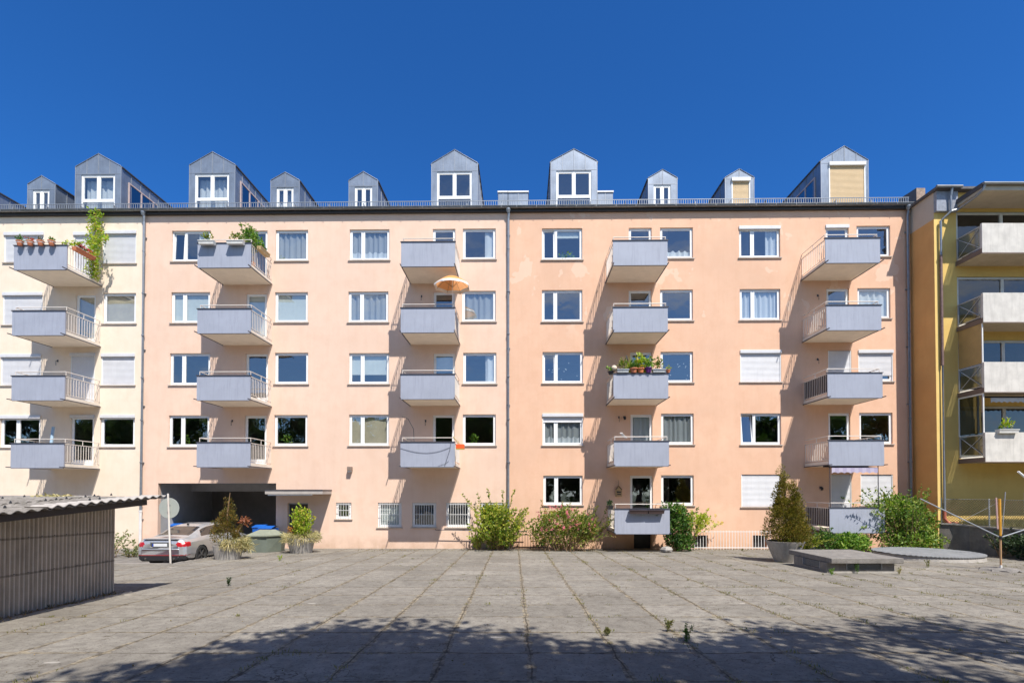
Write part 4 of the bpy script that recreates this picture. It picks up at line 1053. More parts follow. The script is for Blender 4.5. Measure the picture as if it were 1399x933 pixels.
# clothes lines and clutter on cream balconies
t = thing('folding_ladder', 'pale blue rolled mat leaning in the lowest cream balcony', 'rolled mat', (0, D, 0), -A); t.name = 'rolled_mat'
b_, xl, xr, zb = B[1, 4]; x, z = L(84.5, 585, .6); m = MB(); m.tube([(x+.06, -1.3, zb+.2), (x-.02, -1.0, zb+1.85)], .06, 10); m.make('roll', simple('pale_blue_mat', (.30, .42, .52), .6), t)
t = thing('side_board', 'small pale folded drying rack lying on the fourth column balcony rail', 'drying rack', (0, D, 0), -A); t.name = 'drying_rack'
b_, xl, xr, zb = B[4, 4]; m = MB()
for k in range(3): m.tube([(xl+.3+k*.04, -BD+.2, zb+BH+.36), (xl+.52+k*.04, -BD+.3, zb+BH+.16)], .014, 5)
m.tube([(xl+.28, -BD+.2, zb+BH+.37), (xl+.40, -BD+.2, zb+BH+.37)], .014, 5); m.make('rack', BARW, t)

# ------------------------------------------------------------------ courtyard things
def sphere_pts(): pass
# ---- shed
shed = thing('shed', 'long corrugated shed with a wavy roof at the left edge of the courtyard', 'shed', (0, 0, 0))
def zr(y): return 2.24+.059*(y-7.94)
SHW = simple('brown_grey_corrugated', (.52, .43, .345), .7, .15, 2.5, streak=.5, dirt=(.24, .19, .15), bump=.004)
CX, CY = -8.87, 11.58
def wallx(y): return -8.87+(11.58-y)*.071
def PROF(y): return .024*max(-1, min(1, 1.5*math.sin(2*PI*y/.095)))
rows0 = []; rows1 = []; y = 5.0; ys = []
while y < CY: ys.append(y); y += .0112
ys.append(CY)
for z_ in (0, 1):
    pass
m = MB(); nlev = 6
lev = [[] for _ in range(nlev+1)]
for y in ys:
    off = PROF(y)
    for k in range(nlev+1):
        zb_ = gz(y)-.02; zt_ = zr(y)-.07; lev[k].append((wallx(y)+off, y, zb_+(zt_-zb_)*k/nlev))
m.sheet(lev)
m.make('long_wall', SHW, shed)
m = MB()
for k in range(60):
    x0 = CX-k*.1; m.box(x0-.1, x0-.01, CY-.02, CY, gz(CY)-.05, zr(CY)-.05)
m.box(-15, CX, CY-.03, CY-.021, gz(CY)-.05, zr(CY)-.05); m.make('end_wall', SHW, shed)
m = MB()
for z0_ in (.72, 1.35):
    y = 5.05
    while y < CY-.1: 
        if random.random() < .75: m.lathe([(.001, -.010), (.010, -.006), (.010, .006), (.001, .010)], (wallx(y)+.022, y, gz(y)+z0_), 6)
        y += .285
m.make('screw', COPING, shed)
for z0_ in (.70, 1.33):
    m = MB(); m.sheet([[(wallx(y)+.003+PROF(y), y, gz(y)+z0_+dz) for y in ys] for dz in (-.018, .018)]); m.make('sheet_lap', simple('lap_shadow_strip', (.30, .25, .20), .8, .3, 8), shed)
def rx(y): return -7.85
RFM = NT('old_fibre_cement_roof'); RFM.b.inputs['Roughness'].default_value = .9
n_ = RFM.noise(RFM.coord(), 3, 6, .7); n2_ = RFM.noise(RFM.coord(), 14, 4, .7)
c_ = RFM.mix(RFM.rng(n_, .35, .65, 0, 1), (.13, .115, .10), (.27, .245, .22)); c_ = RFM.mix(RFM.rng(n2_, .5, .7, 0, .8), c_, (.06, .055, .035)); RFM.l(c_, RFM.b.inputs['Base Color']); RFM.bump(n2_, .01); RFM = RFM.m
RFW = simple('pale_newer_roof_sheet', (.36, .33, .30), .7, .2, 6)
def roof_sheet(x0, x1, ya, yb_, dz, mat, name, step=.02, th=.012):
    m = MB(); rows = []; n = int((yb_-ya)/step)
    xs = [x0+(x1-x0)*k/6 for k in range(7)]
    for i in range(n+1):
        y = ya+(yb_-ya)*i/n; zz = zr(y)+.021*math.cos(2*PI*y/.235)+dz
        rows.append([(x, y, zz) for x in xs])
    m.sheet(rows); m.sheet([[(p[0], p[1], p[2]-th) for p in r] for r in rows])
    m.sheet([[(rows[i][0][0], rows[i][0][1], rows[i][0][2]) for i in range(n+1)], [(rows[i][0][0], rows[i][0][1], rows[i][0][2]-th) for i in range(n+1)]])
    m.sheet([[(rows[-1][k][0], yb_, rows[-1][k][2]) for k in range(7)], [(rows[-1][k][0], yb_, rows[-1][k][2]-th) for k in range(7)]])
    return m.make(name, mat, shed, smooth=False)
roof_sheet(-7.85, -9.3, 4.6, 11.66, 0, RFM, 'roof')
roof_sheet(-9.2, -14.5, 4.6, 11.66, .02, RFM, 'roof')
roof_sheet(-7.83, -8.25, 8.75, 11.7, .03, RFW, 'pale_roof_sheet')
m = MB()
M_ = Matrix.Rotation(math.atan(.059), 4, 'X')
for xx in (-8.0, -8.7, -9.6): m.box(xx-.04, xx+.04, 4.8, 11.3 if xx > -8.5 else 11.6, -.15, -.035, Matrix.Translation((0, 0, zr(0))) @ M_)
m.make('rafter', simple('dark_rafter', (.06, .045, .035), .8), shed)
m = MB()
for i in range(26):
    y = 4.9+i*.27
    for xx in (-8.05, -9.1, -10.4):
        if random.random() < .45: m.lathe([(.022, 0), (.018, .025), (.006, .05)], (xx, round(y/.235)*.235, zr(y)+.03+(.03 if xx > -8.5 else 0)), 7)
m.make('roof_bolt', BLACK, shed)
t = thing('tarpaulin_scrap', 'crumpled dry leaves and rag lying on the far edge of the shed roof', 'debris', (0, 0, 0)); t.name = 'roof_debris'
m = MB()
for _ in range(80):
    q = AT(rnd(60, 105), 676, 11.5); leaf(m, Vector((q.x, 11.3+rnd(-.2, .2), zr(11.4)+.03+rnd(0, .02))), (rvec()*Vector((1,1,.25))).normalized(), rnd(.05, .10), rnd(.03, .06))
m.make('leaves', STRAW, t)

# ---- round traffic sign seen from behind
p = G(233, 768); t = thing('traffic_sign', 'round grey back of a traffic sign on a thin white post beside the parked car', 'sign', (p.x, p.y, gz(p.y)))
top = AT(229.5, 674, p.y); m = MB(); m.tube([(0, 0, -.05), (top.x-p.x, 0, top.z-gz(p.y))], .03, 10)
POSTW = simple('chipped_white_post', (.66, .62, .56), .5, .08, 5, streak=.7, dirt=(.38, .2, .12)); m.make('post', POSTW, t)
c_ = AT(231, 694, p.y+.06); R = .345
m = MB(); m.lathe([(.001, -.004), (R, -.004), (R+.006, 0), (R, .004), (.001, .004)], seg=40, M=Matrix.Translation((c_.x-p.x, .06, c_.z-gz(p.y))) @ Matrix.Rotation(PI/2, 4, 'X')); m.make('disc', simple('sign_back_grey', (.32, .34, .31), .6, .06), t)
m = MB()
for dz in (-.12, .12): m.box(c_.x-p.x-.06, c_.x-p.x+.05, .03, .055, c_.z-gz(p.y)+dz-.012, c_.z-gz(p.y)+dz+.012)
m.make('clamp', GALV, t)

# ---- parked car
def build_car(loc, rz):
    car = thing('parked_car', 'silver grey four door coupe parked with its rear towards the courtyard', 'car', loc, rz)
    ST = [ # y, hw, zlow, hwbelt, zbelt, hwroof, zroof
     (.00, .66, .24, .58, .76, .50, .80), (.03, .78, .20, .67, .85, .56, .91), (.12, .86, .18, .73, .91, .62, .985), (.30, .885, .23, .77, .93, .64, 1.005),
     (.55, .89, .20, .79, .94, .62, 1.02), (.80, .89, .19, .80, .95, .60, 1.11), (1.05, .89, .19, .80, .955, .585, 1.215), (1.35, .89, .19, .80, .96, .57, 1.33),
     (1.65, .89, .19, .80, .96, .57, 1.395), (2.1, .89, .19, .80, .955, .57, 1.43), (2.6, .89, .19, .80, .95, .565, 1.41), (2.9, .89, .19, .80, .945, .57, 1.34), (3.2, .89, .19, .80, .935, .60, 1.19), (3.5, .89, .19, .79, .92, .62, 1.03),
     (3.8, .88, .2, .77, .88, .6, .96), (4.2, .86, .21, .72, .80, .55, .87), (4.45, .80, .24, .66, .72, .5, .78), (4.6, .66, .32, .55, .62, .4, .66), (4.63, .5, .4, .45, .55, .3, .58)]
    def lerp(y):
        for a, b in zip(ST, ST[1:]):
            if a[0] <= y <= b[0]:
                f = (y-a[0])/(b[0]-a[0]); return [a[k]+(b[k]-a[k])*f for k in range(1, 7)]
        return list(ST[-1][1:])
    NY = 330; ysc = []
    for i in range(NY+1):
        ysc.append(4.63*i/NY)
    ysc = sorted(set(ysc+[.01, .02, .05, .09]))
    def prof(y):
        hw, zl, hb, zb_, hr, zr_ = lerp(y)
        key = [(0, zl), (hw*.84, zl), (hw*.96, zl+.07), (hw, zl+.22), (hw*.995, (zl+zb_)/2+.06), (hw*.965, zb_-.10), (hb, zb_), (hb+(hr-hb)*.5, zb_+(zr_-zb_)*.5), (hr, zr_-(.045 if zr_-zb_ > .15 else .02)), (hr*.72, zr_-.008), (0, zr_)]
        out = []
        for (a, b) in zip(key, key[1:]):
            for j in range(8): f = j/8; out.append((a[0]+(b[0]-a[0])*f, a[1]+(b[1]-a[1])*f))
        out.append(key[-1])
        return out
    P = [prof(y) for y in ysc]
    parts = {k: MB() for k in ('body', 'rear_window', 'side_window_r', 'side_window_l', 'tail_light_r', 'tail_light_l', 'lower_bumper', 'windscreen', 'red_trim')}
    WH = [(.93, .335), (3.63, .335)]
    for sgn in (1, -1):
        for i in range(len(ysc)-1):
            for k in range(80):
                q = [(P[i][k], ysc[i]), (P[i][k+1], ysc[i]), (P[i+1][k+1], ysc[i+1]), (P[i+1][k], ysc[i+1])]
                pts = [(sgn*a[0], yy, a[1]) for a, yy in q]
                cy = sum(p[1] for p in pts)/4; cz = sum(p[2] for p in pts)/4; cx = abs(sum(p[0] for p in pts)/4)
                if cx > .70 and any((cy-wy)**2+(cz-.33)**2 < .37**2 for wy, _ in WH): continue
                key = 'body'
                if 48 <= k < 64 and 1.02+(cz-.96)*.75 < cy < 3.32-(cz-.96)*1.0 and lerp(cy)[5]-lerp(cy)[3] > .1 and 50 <= k < 62: key = 'side_window_r' if sgn > 0 else 'side_window_l'
                elif k >= 64 and .66 < cy < 1.36 and cx < lerp(cy)[4]*.93: key = 'rear_window'
                elif k >= 64 and 2.78 < cy < 3.45 and cx < lerp(cy)[4]*.95: key = 'windscreen'
                elif cy < .34 and .70 < cz < .86 and cx > .50 and k < 56: key = 'tail_light_r' if sgn > 0 else 'tail_light_l'
                elif cy < .30 and .395 < cz < .42: key = 'red_trim'
                elif cy < .42-.35*max(0, cz-.2)/.2 and cz < .395: key = 'lower_bumper'
                if sgn < 0: pts = pts[::-1]
                parts[key].poly(pts)
    # rear face cap
    r0 = P[0]; cap = [(x, 0, z) for x, z in r0]+[(-x, 0, z) for x, z in reversed(r0[1:-1])]
    parts['body'].poly(cap); rf = P[-1]; parts['body'].poly([(x, 4.63, z) for x, z in rf]+[(-x, 4.63, z) for x, z in reversed(rf[1:-1])])
    s = NT('silver_car_paint'); s.b.inputs['Base Color'].default_value = (.50, .50, .51, 1); s.b.inputs['Metallic'].default_value = .6; s.b.inputs['Roughness'].default_value = .3; s.b.inputs['Coat Weight'].default_value = .6
    CG = NT('car_glass'); CG.b.inputs['Base Color'].default_value = (.03, .025, .022, 1); CG.b.inputs['Roughness'].default_value = .04; CG.b.inputs['Specular IOR Level'].default_value = .9
    TL = NT('tail_lamp_red'); TL.b.inputs['Base Color'].default_value = (.38, .01, .015, 1); TL.b.inputs['Roughness'].default_value = .3
    def weld(mb):
        idx = {}; nv = []; nf = []
        for f in mb.f:
            g_ = []
            for i in f:
                k = tuple(round(c, 4) for c in mb.v[i])
                if k not in idx: idx[k] = len(nv); nv.append(k)
                if not g_ or g_[-1] != idx[k]: g_.append(idx[k])
            if len(set(g_)) > 2: nf.append(tuple(dict.fromkeys(g_)))
        mb.v, mb.f = nv, nf; return mb
    weld(parts['body']).make('body', s.m, car, smooth=True)
    weld(parts['rear_window']).make('rear_window', CG.m, car, smooth=True); weld(parts['windscreen']).make('windscreen', CG.m, car, smooth=True)
    for k in ('side_window_r', 'side_window_l'): weld(parts[k]).make('side_window', CG.m, car, smooth=True)
    for k in ('tail_light_r', 'tail_light_l'): weld(parts[k]).make('tail_light', TL.m, car, smooth=True)
    weld(parts['lower_bumper']).make('rear_bumper_insert', BLACK, car)
    REDT = simple('dark_red_trim', (.28, .02, .02), .4); weld(parts['red_trim']).make('red_trim_strip', REDT, car); m = MB(); m.box(-.655, .655, -.012, -.001, .395, .42); m.make('red_trim_strip', REDT, car)
    m = MB(); m.box(-.63, .63, -.014, -.001, .25, .393); m.make('diffuser', BLACK, car)
    m = MB(); m.tube([(.84, .16, .60), (.62, -.004, .615), (0, -.02, .62), (-.62, -.004, .615), (-.84, .16, .60)], .022, 8); m.make('bumper', s.m, car, smooth=True)
    m = MB(); m.box(-.33, .33, -.016, .02, .705, .83); m.make('plate_recess', simple('dark_recess', (.06, .065, .07), .4), car)
    m = MB(); m.box(-.26, .26, -.026, -.017, .715, .815); pl = m.make('licence_plate', simple('blank_white_plate', (.62, .63, .64), .4), car)
    m = MB(); m.box(-.26, -.215, -.030, -.027, .716, .814); m.make('blue_band', simple('blue_band', (.01, .04, .30), .4), pl)
    m = MB(); m.box(-.60, .60, -.005, .10, .955, .985); m.make('boot_lip', s.m, car, bevel=.01)
    m = MB(); m.box(-.35, .35, -.02, .01, .845, .862); m.make('boot_handle', simple('chrome', (.6, .6, .6), .2, metal=1), car)
    m = MB(); m.box(-.012, .012, 1.42, 1.52, 1.36, 1.43); m.make('antenna', BLACK, car)
    for sx_ in (-1, 1):
        m = MB(); m.box(sx_*.84, sx_*.99, 3.02, 3.12, .95, 1.07); m.make('mirror', s.m, car, bevel=.02)
        m = MB(); m.tube([(sx_*.5, -.03, .29), (sx_*.5, .1, .29)], .04, 10); m.make('exhaust', simple('chrome_pipe', (.5, .5, .5), .25, metal=1), car)
        for wy, wz in WH:
            w_ = bpy.data.objects.new('wheel', None); COL.objects.link(w_); w_.parent = car; w_.location = (sx_*.80, wy, wz)
            Mr = Matrix.Rotation(PI/2*sx_, 4, 'Y')
            m = MB(); m.lathe([(.23, -.09), (.315, -.09), (.335, -.06), (.335, .06), (.315, .09), (.23, .09), (.23, -.09)], seg=32, cap0=False, cap1=False, M=Mr); m.make('tyre', simple('tyre_rubber', (.025, .025, .025), .85), w_, smooth=False)
            m = MB(); m.lathe([(.23, -.06), (.232, .075), (.215, .08), (.21, .04), (.001, .03)], seg=32, cap0=False, cap1=False, M=Mr)
            for k in range(5):
                Mk = Mr @ Matrix.Rotation(2*PI*k/5, 4, 'Z')
                m.box(.03, .22, -.028, .028, .04, .075, Mk)
            m.lathe([(.05, .03), (.05, .085), (.001, .088)], seg=14, cap0=False, M=Mr); m.make('rim', simple('dark_alloy', (.12, .12, .125), .35, metal=.6), w_)
            m = MB(); m.lathe([(.36, -.12), (.38, .05)], seg=28, cap0=True, cap1=False, M=Mr); m.make('wheel_arch', BLACK, car, loc=(sx_*.80, wy, wz))
    return car
build_car((-12.26, 18.05, -.03), math.radians(-1.5))

# ---- planters with conifers and shrub
def tub(t, r0, r1, h, mat=CONC, wall=.06):
    m = MB(); m.lathe([(r0, 0), (r0+(r1-r0)*.5, h*.5), (r1, h), (r1-wall, h), (r1-wall, h-.1), (.001, h-.1)], seg=32, cap1=False); m.make('tub', mat, t, smooth=False)
    m = MB(); m.lathe([(r1-wall, h-.08), (.001, h-.06)], seg=20, cap0=False, cap1=False); m.make('soil', SOIL, t)
# P1 big conifer
p = G(1077, 768.5); p.y += .3
t = thing('potted_conifer', 'dense olive cone shaped conifer in a tapering concrete tub by the vent box', 'conifer', (p.x+.05, p.y, gz(p.y)))
tub(t, .33, .62, .72); m = MB(); m.tube([(0, 0, .6), (.03, 0, 1.6), (0, 0, 3.0)], .07, 8, .02); m.make('trunk', BARK, t)
m = MB(); clump_cone(m, (.05, 0, .68), 2.3, .76, 210, 62, .075, .72); clump_cone(m, (.36, -.1, .7), 1.75, .42, 60, 60, .075, .6)
clump_cone(m, (-.12, 0, 1.5), 1.85, .22, 46, 55, .07, .7, .13); clump_cone(m, (.26, -.1, 1.4), 1.25, .22, 30, 55, .07, .7, .13)
m.make('foliage', CONIF, t)
t2 = thing('juniper_bush', 'low yellow green juniper spilling out beside the big conifer tub', 'bush', (p.x+.75, p.y+.35, gz(p.y)))
m = MB(); ms = MB(); stems(m, ms, (0, 0, .1), 34, 1.15, .75, 46, .11, droop=.7, start=.2); m.make('foliage', foliage('juniper', [(.10, .14, .02), (.20, .24, .03), (.28, .28, .05)]), t2); ms.make('stem', BROWNW, t2)
# P2 browning conifer
p = G(302, 765); p.y += .45
t = thing('potted_conifer', 'thin browning conifer with dry hanging grass in a concrete tub behind the sign', 'conifer', (p.x, p.y, gz(p.y)))
tub(t, .42, .5, .5); m = MB(); m.tube([(0, 0, .4), (-.05, 0, 1.5), (.05, 0, 2.4)], .04, 8, .01); 
m.tube([(.1, 0, .6), (.5, 0, 1.2), (.72, 0, 1.5)], .02, 5, .008); m.make('trunk', BROWNW, t)
m = MB(); clump_cone(m, (-.04, 0, .5), 1.5, .46, 52, 45, .07, .5, .13)
for ox, oz, hh in ((-.30, .8, 1.3), (.22, .8, 1.15), (.05, 1.2, 1.35), (-.12, 1.1, 1.25), (.34, .6, .8), (-.42, .6, .85)): clump_cone(m, (ox, rnd(-.15, .15), oz), hh, .13, 15, 34, .07, .5, .10)
m.make('foliage', RUSTC, t)
m = MB(); blob(m, (.62, 0, 1.35), (.2, .1, .2), 60, .12); m.make('dead_branch', foliage('rust_twigs', [(.20, .07, .04), (.3, .12, .07)]), t)
m = MB()
for _ in range(900):
    a = rnd(-1.7, 1.2); r = rnd(.3, .55); leaf(m, Vector((math.cos(a)*r+.08, math.sin(a)*r, .5+rnd(-.05, .3))), Vector((math.cos(a)*.8, math.sin(a)*.8, rnd(-1.2, .4))).normalized(), rnd(.1, .3), .018)
for _ in range(250): leaf(m, Vector((rnd(.25, .85), rnd(-.2, .2), .45+rnd(-.1, .25))), (rvec()+Vector((.4, 0, -.5))).normalized(), rnd(.15, .35), .02)
m.make('dry_grass', STRAW, t)
# P3 young bright shrub
p = G(406, 755.8); p.y += .4
t = thing('potted_shrub', 'bright lime green shrub in a concrete tub ringed with straw near the entrance', 'potted shrub', (p.x, p.y, gz(p.y)))
tub(t, .42, .56, .62); m = MB(); ms = MB(); stems(m, ms, (.02, 0, .55), 16, 1.5, .34, 52, .12, droop=.15, start=.1, twig=.25); blob(m, (.0, 0, 1.0), (.42, .35, .35), 260, .12); blob(m, (.05, 0, 1.5), (.28, .25, .3), 130, .12); m.make('foliage', LIME, t); ms.make('stem', BROWNW, t)
m = MB()
for _ in range(1500):
    a = rnd(0, 6.28); r = rnd(.35, .72); leaf(m, Vector((math.cos(a)*r, math.sin(a)*r, .62+rnd(-.15, .2))), (Vector((math.cos(a)*.7, math.sin(a)*.7, rnd(-1.2, .7)))+rvec()*.4).normalized(), rnd(.1, .26), .02)
m.make('dry_grass', STRAW, t)
m = MB(); blob(m, (-.42, -.1, .98), (.12, .1, .12), 50, .08); m.make('orange_leaves', foliage('orange_leaf', [(.4, .16, .04), (.45, .26, .08)]), t)

# ---- bins
p = G(357, 754.7); t = thing('litter_container', 'grey green waste container with a pitched lid between the two concrete tubs', 'waste container', (p.x, p.y+.45, gz(p.y)))
BINM = simple('grey_green_plastic', (.12, .14, .115), .6, .12, 3); BINL = simple('faded_green_lid', (.20, .215, .165), .6, .12, 5)
m = MB(); 
m.poly([(-.56, -.4, 0), (.2, -.4, 0), (.2, -.4, .66), (-.62, -.44, .66)]); m.poly([(.2, -.4, 0), (.56, .1, 0), (.62, .1, .66), (.2, -.4, .66)]); m.poly([(.56, .1, 0), (.56, .45, 0), (.62, .48, .66), (.62, .1, .66)]); m.poly([(-.56, .45, 0), (-.56, -.4, 0), (-.62, -.44, .66), (-.62, .48, .66)]); m.poly([(-.56, .45, 0), (.56, .45, 0), (.62, .48, .66), (-.62, .48, .66)])
m.make('container', BINM, t)
m = MB(); m.sheet([[(-.66, -.48, .66), (.2, -.48, .66), (.68, .08, .66)], [(-.66, -.48, .71), (.2, -.48, .71), (.68, .08, .71)], [(-.3, .0, .92), (.15, .0, .92), (.3, .15, .92)], [(-.66, .5, .71), (0, .5, .71), (.68, .5, .71)]]); m.make('lid', BINL, t)
BLUE = simple('blue_bin_plastic', (.01, .10, .42), .45, .1)
def wheelie(label, loc, rz=0):
    t = thing('wheeled_bin', label, 'bin', loc, rz, 'blue bins in the garage passage')
    m = MB(); M0 = [(-.24, -.26), (.24, -.26), (.24, .26), (-.24, .26)]; M1 = [(-.29, -.34), (.29, -.34), (.29, .34), (-.29, .34)]
    for i in range(4): j = (i+1) % 4; m.quad((*M0[i], .08), (*M0[j], .08), (*M1[j], .98), (*M1[i], .98))
    m.make('container', BLUE, t)
    m = MB(); m.sheet([[(-.31, -.37, .98), (.31, -.37, .98)], [(-.31, -.37, 1.02), (.31, -.37, 1.02)], [(-.30, 0, 1.10), (.30, 0, 1.10)], [(-.3, .35, 1.04), (.3, .35, 1.04)]]); m.make('lid', BLUE, t)
    for sx_ in (-1, 1): m = MB(); m.lathe([(.1, -.03), (.1, .03)], seg=16, M=Matrix.Translation((sx_*.27, .26, .1)) @ Matrix.Rotation(PI/2, 4, 'Y')); m.make('wheel', BLACK, t)
    return t
q = AT(367, 740, 23.2); wheelie('blue wheeled bin at the right side of the passage, nearer the entrance', (q.x, 23.2, -.03)); q = AT(356, 740, 23.9); wheelie('blue wheeled bin just behind and left of the bin by the entrance', (q.x, 24.0, -.03), .1)
q = AT(243, 740, 25); wheelie('leftmost blue bin seen above the car roof in the passage', (q.x, 25, -.03)); q = AT(258, 740, 25.2); wheelie('middle blue bin seen above the car roof in the passage', (q.x, 25.1, -.03), .05); q = AT(272, 740, 25); wheelie('third blue bin above the car roof, beside the browning conifer', (q.x, 25.05, -.03))

# ---- vent box
t = thing('vent_box', 'low concrete ventilation box with louvres and an overhanging slab lid', 'vent box', (0, 0, 0))
yf = 14.94; a0 = AT(1130, 782, yf).x; a1 = AT(1222, 782, yf).x; g0 = gz(yf); g1 = gz(17.1)
top = AT(1136, 762.5, yf-.15); sx0 = top.x; sx1 = AT(1235, 762.5, yf-.15).x
ztop = top.z; th = .15
yb_ = 16.7
m = MB()
# walls with louvre recesses
zb_ = g1-.05; zc_ = ztop-th
def wallbox(x0, x1, y0, y1): m.box(x0, x1, y0, y1, zb_-.1, zc_)
wallbox(a0, a0+.55, yf, yf+.12); wallbox(a1-.35, a1, yf, yf+.12); m.box(a0+.55, a1-.35, yf, yf+.12, zb_-.1, g0+.10)
wallbox(a0, a0+.12, yf+.121, yf+.35); wallbox(a0, a0+.12, yb_-.5, yb_); m.box(a0, a0+.12, yf+.35, yb_-.5, zb_-.1, g0+.08)
wallbox(a1-.12, a1, yf+.121, yb_); wallbox(a0+.121, a1-.121, yb_-.12, yb_)
m.make('walls', CONCD, t)
m = MB(); m.box(sx0, sx1, yf-.15, yb_+.4, ztop-th, ztop); m.make('slab_lid', CONCD, t, bevel=.015)
m = MB(); m.box(a0+.04, a1+.06, yf-.05, yf+.0, g0-.1, g0+.045); m.make('plinth', CONC, t)
m = MB()
m.box(a0+.56, a1-.36, yf+.085, yf+.10, g0+.1, zc_); m.v, m.f, BK = [], [], MB(); BK.box(a0+.56, a1-.36, yf+.085, yf+.10, g0+.09, zc_); BK.make('shade_backing', BLACK, t); BK = MB(); BK.box(a0+.085, a0+.10, yf+.352, yb_-.502, g0+.07, zc_); BK.make('shade_backing', BLACK, t)  # black sheets paint in the darkness behind the louvres
n = 6; h = (zc_-g0-.10)
for i in range(n):
    z = g0+.11+h*i/n; m.box(a0+.58, a1-.38, yf+.02, yf+.06, z, z+.010, None)
for x in (a0+.555, a1-.375): m.box(x, x+.02, yf-.004, yf+.07, g0+.1, zc_)
m.make('louvre', GALV, t)
m = MB()
for i in range(n):
    z = g0+.10+h*i/n; m.box(a0+.02, a0+.06, yf+.38, yb_-.53, z, z+.010)
for y in (yf+.355, yb_-.525): m.box(a0-.004, a0+.07, y, y+.02, g0+.08, zc_)
m.make('louvre', GALV, t)

# ---- round cover
cc = G(1264, 757.5); R = 1.64
t = thing('tank_cover', 'large round low concrete tank with a grey corrugated lid', 'tank cover', ((1264-702)/710*19.3, 19.3, gz(19.3)-.06))
m = MB(); m.lathe([(R-.03, 0), (R+.06, .0), (R, .26), (.01, .26)], seg=64, cap1=False); m.make('ring', CONC, t)
m = MB(); rows = []
n = 110
for i in range(n+1):
    x = -R-.03+(2*R+.06)*i/n; hw = math.sqrt(max(.0001, (R+.04)**2-x*x)); zz = .29+.012*math.sin(i*PI/2*1.2)
    rows.append([(x, -hw, zz-.025), (x, -hw, zz), (x, 0, zz+.01), (x, hw, zz), (x, hw, zz-.025)])
m.sheet(rows); m.make('lid', simple('grey_lid_sheet', (.27, .28, .29), .55, .15, 3, metal=.2), t)

# ---- rotary clothes dryer
p = G(1367.5, 779); h0 = gz(p.y)
t = thing('rotary_clothes_dryer', 'half folded rotary clothes dryer with a yellow and wooden pole on the right', 'clothes dryer', (p.x, p.y, h0))
hub = AT(1367, 734, p.y).z-h0; tp = AT(1366, 681, p.y).z-h0
m = MB(); m.tube([(0, 0, .1), (0, 0, hub)], .026, 10); m.make('wooden_pole', simple('tan_pole', (.42, .25, .13), .6, .15), t)
m = MB(); m.tube([(0, 0, hub), (0, 0, hub+.45), (-.01, 0, tp)], .028, 10, .034); m.make('yellow_pole', simple('yellow_enamel', (.62, .30, .03), .4, .15, 8), t)
m = MB(); m.tube([(0, 0, 0), (0, 0, .16)], .034, 10); m.make('socket', BARW, t)
m = MB(); m.lathe([(.045, 0), (.05, .05), (.045, .1)], (0, 0, hub-.05), 12); m.make('hub', BLACK, t)
def arm(ex, ez, ey):
    m = MB(); m.tube([(0, 0, hub), (ex, ey, ez)], .017, 8); m.make('arm', GALV, t)
e1 = AT(1257, 681, p.y+.3); arm(e1.x-p.x, e1.z-h0, .3); e2 = AT(1412, 719, p.y-.3); arm(e2.x-p.x+.4, e2.z-h0+.12, -.3)
m = MB(); m.tube([(-.06, .02, hub+.25), (-.09, .02, tp+.03)], .02, 6); m.make('folded_arm', simple('pinkish_arm', (.55, .36, .34), .5), t)
m = MB(); m.tube([(.03, -.02, hub+.1), (.20, .03, tp+.2)], .013, 6); m.make('folded_arm', GALV, t)
m = MB(); l1 = AT(1313, 712, p.y+.8); m.tube([(l1.x-p.x, .8, l1.z-h0), (-.02, 0, tp-.1)], .004, 4); m.make('cord', BARW, t)
m = MB(); m.lathe([(.0, .0), (.52, .0), (.46, .05), (.12, .075), (.01, .08)], seg=26, cap0=False, cap1=False)
for i, v in enumerate(m.v): m.v[i] = (v[0]*(1+.15*math.sin(i*1.7)), v[1]*(1+.12*math.sin(i*2.3)), v[2]*(1+.2*math.sin(i*.9)))
m.make('concrete_foot', CONCD, t)
q = AT(1391, 644, 17.5); t = thing('washing_pole', 'short white pole tip slanting in at the right edge above the fence', 'pole', (q.x, q.y, 0))
m = MB(); m.tube([(0, 0, q.z), (1.4, -.2, q.z-1.35)], .035, 8); m.tube([(1.4, -.2, q.z-1.35), (1.4, -.2, gz(17.3))], .035, 8); m.make('pole', BARW, t)

# ---- retaining wall, raised terrain, fence
pts = []
for px, pyb in ((1284, 749.5), (1291, 750.5), (1310, 752.8), (1335, 756.2), (1366, 759.5), (1399, 763)):
    pts.append(G(px, pyb))
# clean the curve: corner of the building, bending toward the courtyard
pts = [Vector((18.02, 22.05, 0)), Vector((18.35, 21.75, 0)), Vector((18.65, 21.3, 0)), Vector((18.75, 20.7, 0)), Vector((18.72, 19.8, 0)), Vector((18.66, 18.9, 0)), Vector((18.5, 16.5, 0)), Vector((18.3, 12, 0))]
ZW = 1.14
t = thing('retaining_wall', 'dark low concrete retaining wall curving along the right side of the courtyard', 'wall', (0, 0, 0))
m = MB(); th = .2
def offs(d):
    out = []
    for i, q in enumerate(pts):
        dr = (pts[min(i+1, len(pts)-1)]-pts[max(i-1, 0)]).normalized(); nrm = Vector((-dr.y, dr.x, 0))
        out.append(q+nrm*d)
    return out
def zw(i): return ZW+(.06 if i < 2 else 0)
front = offs(0); back = offs(th)
m.sheet([[(*q.xy, -.2) for q in front], [(*q.xy, zw(i)) for i, q in enumerate(front)]]); m.make('wall', CONCD, t, smooth=False)
m = MB(); f2 = offs(-.04); m.sheet([[(*q.xy, zw(i)-.0) for i, q in enumerate(f2)], [(*q.xy, zw(i)+.06) for i, q in enumerate(f2)], [(*q.xy, zw(i)+.06) for i, q in enumerate(back)]]); m.make('coping', CONC, t)
m = MB(); bk = offs(.12); nb = len(bk)
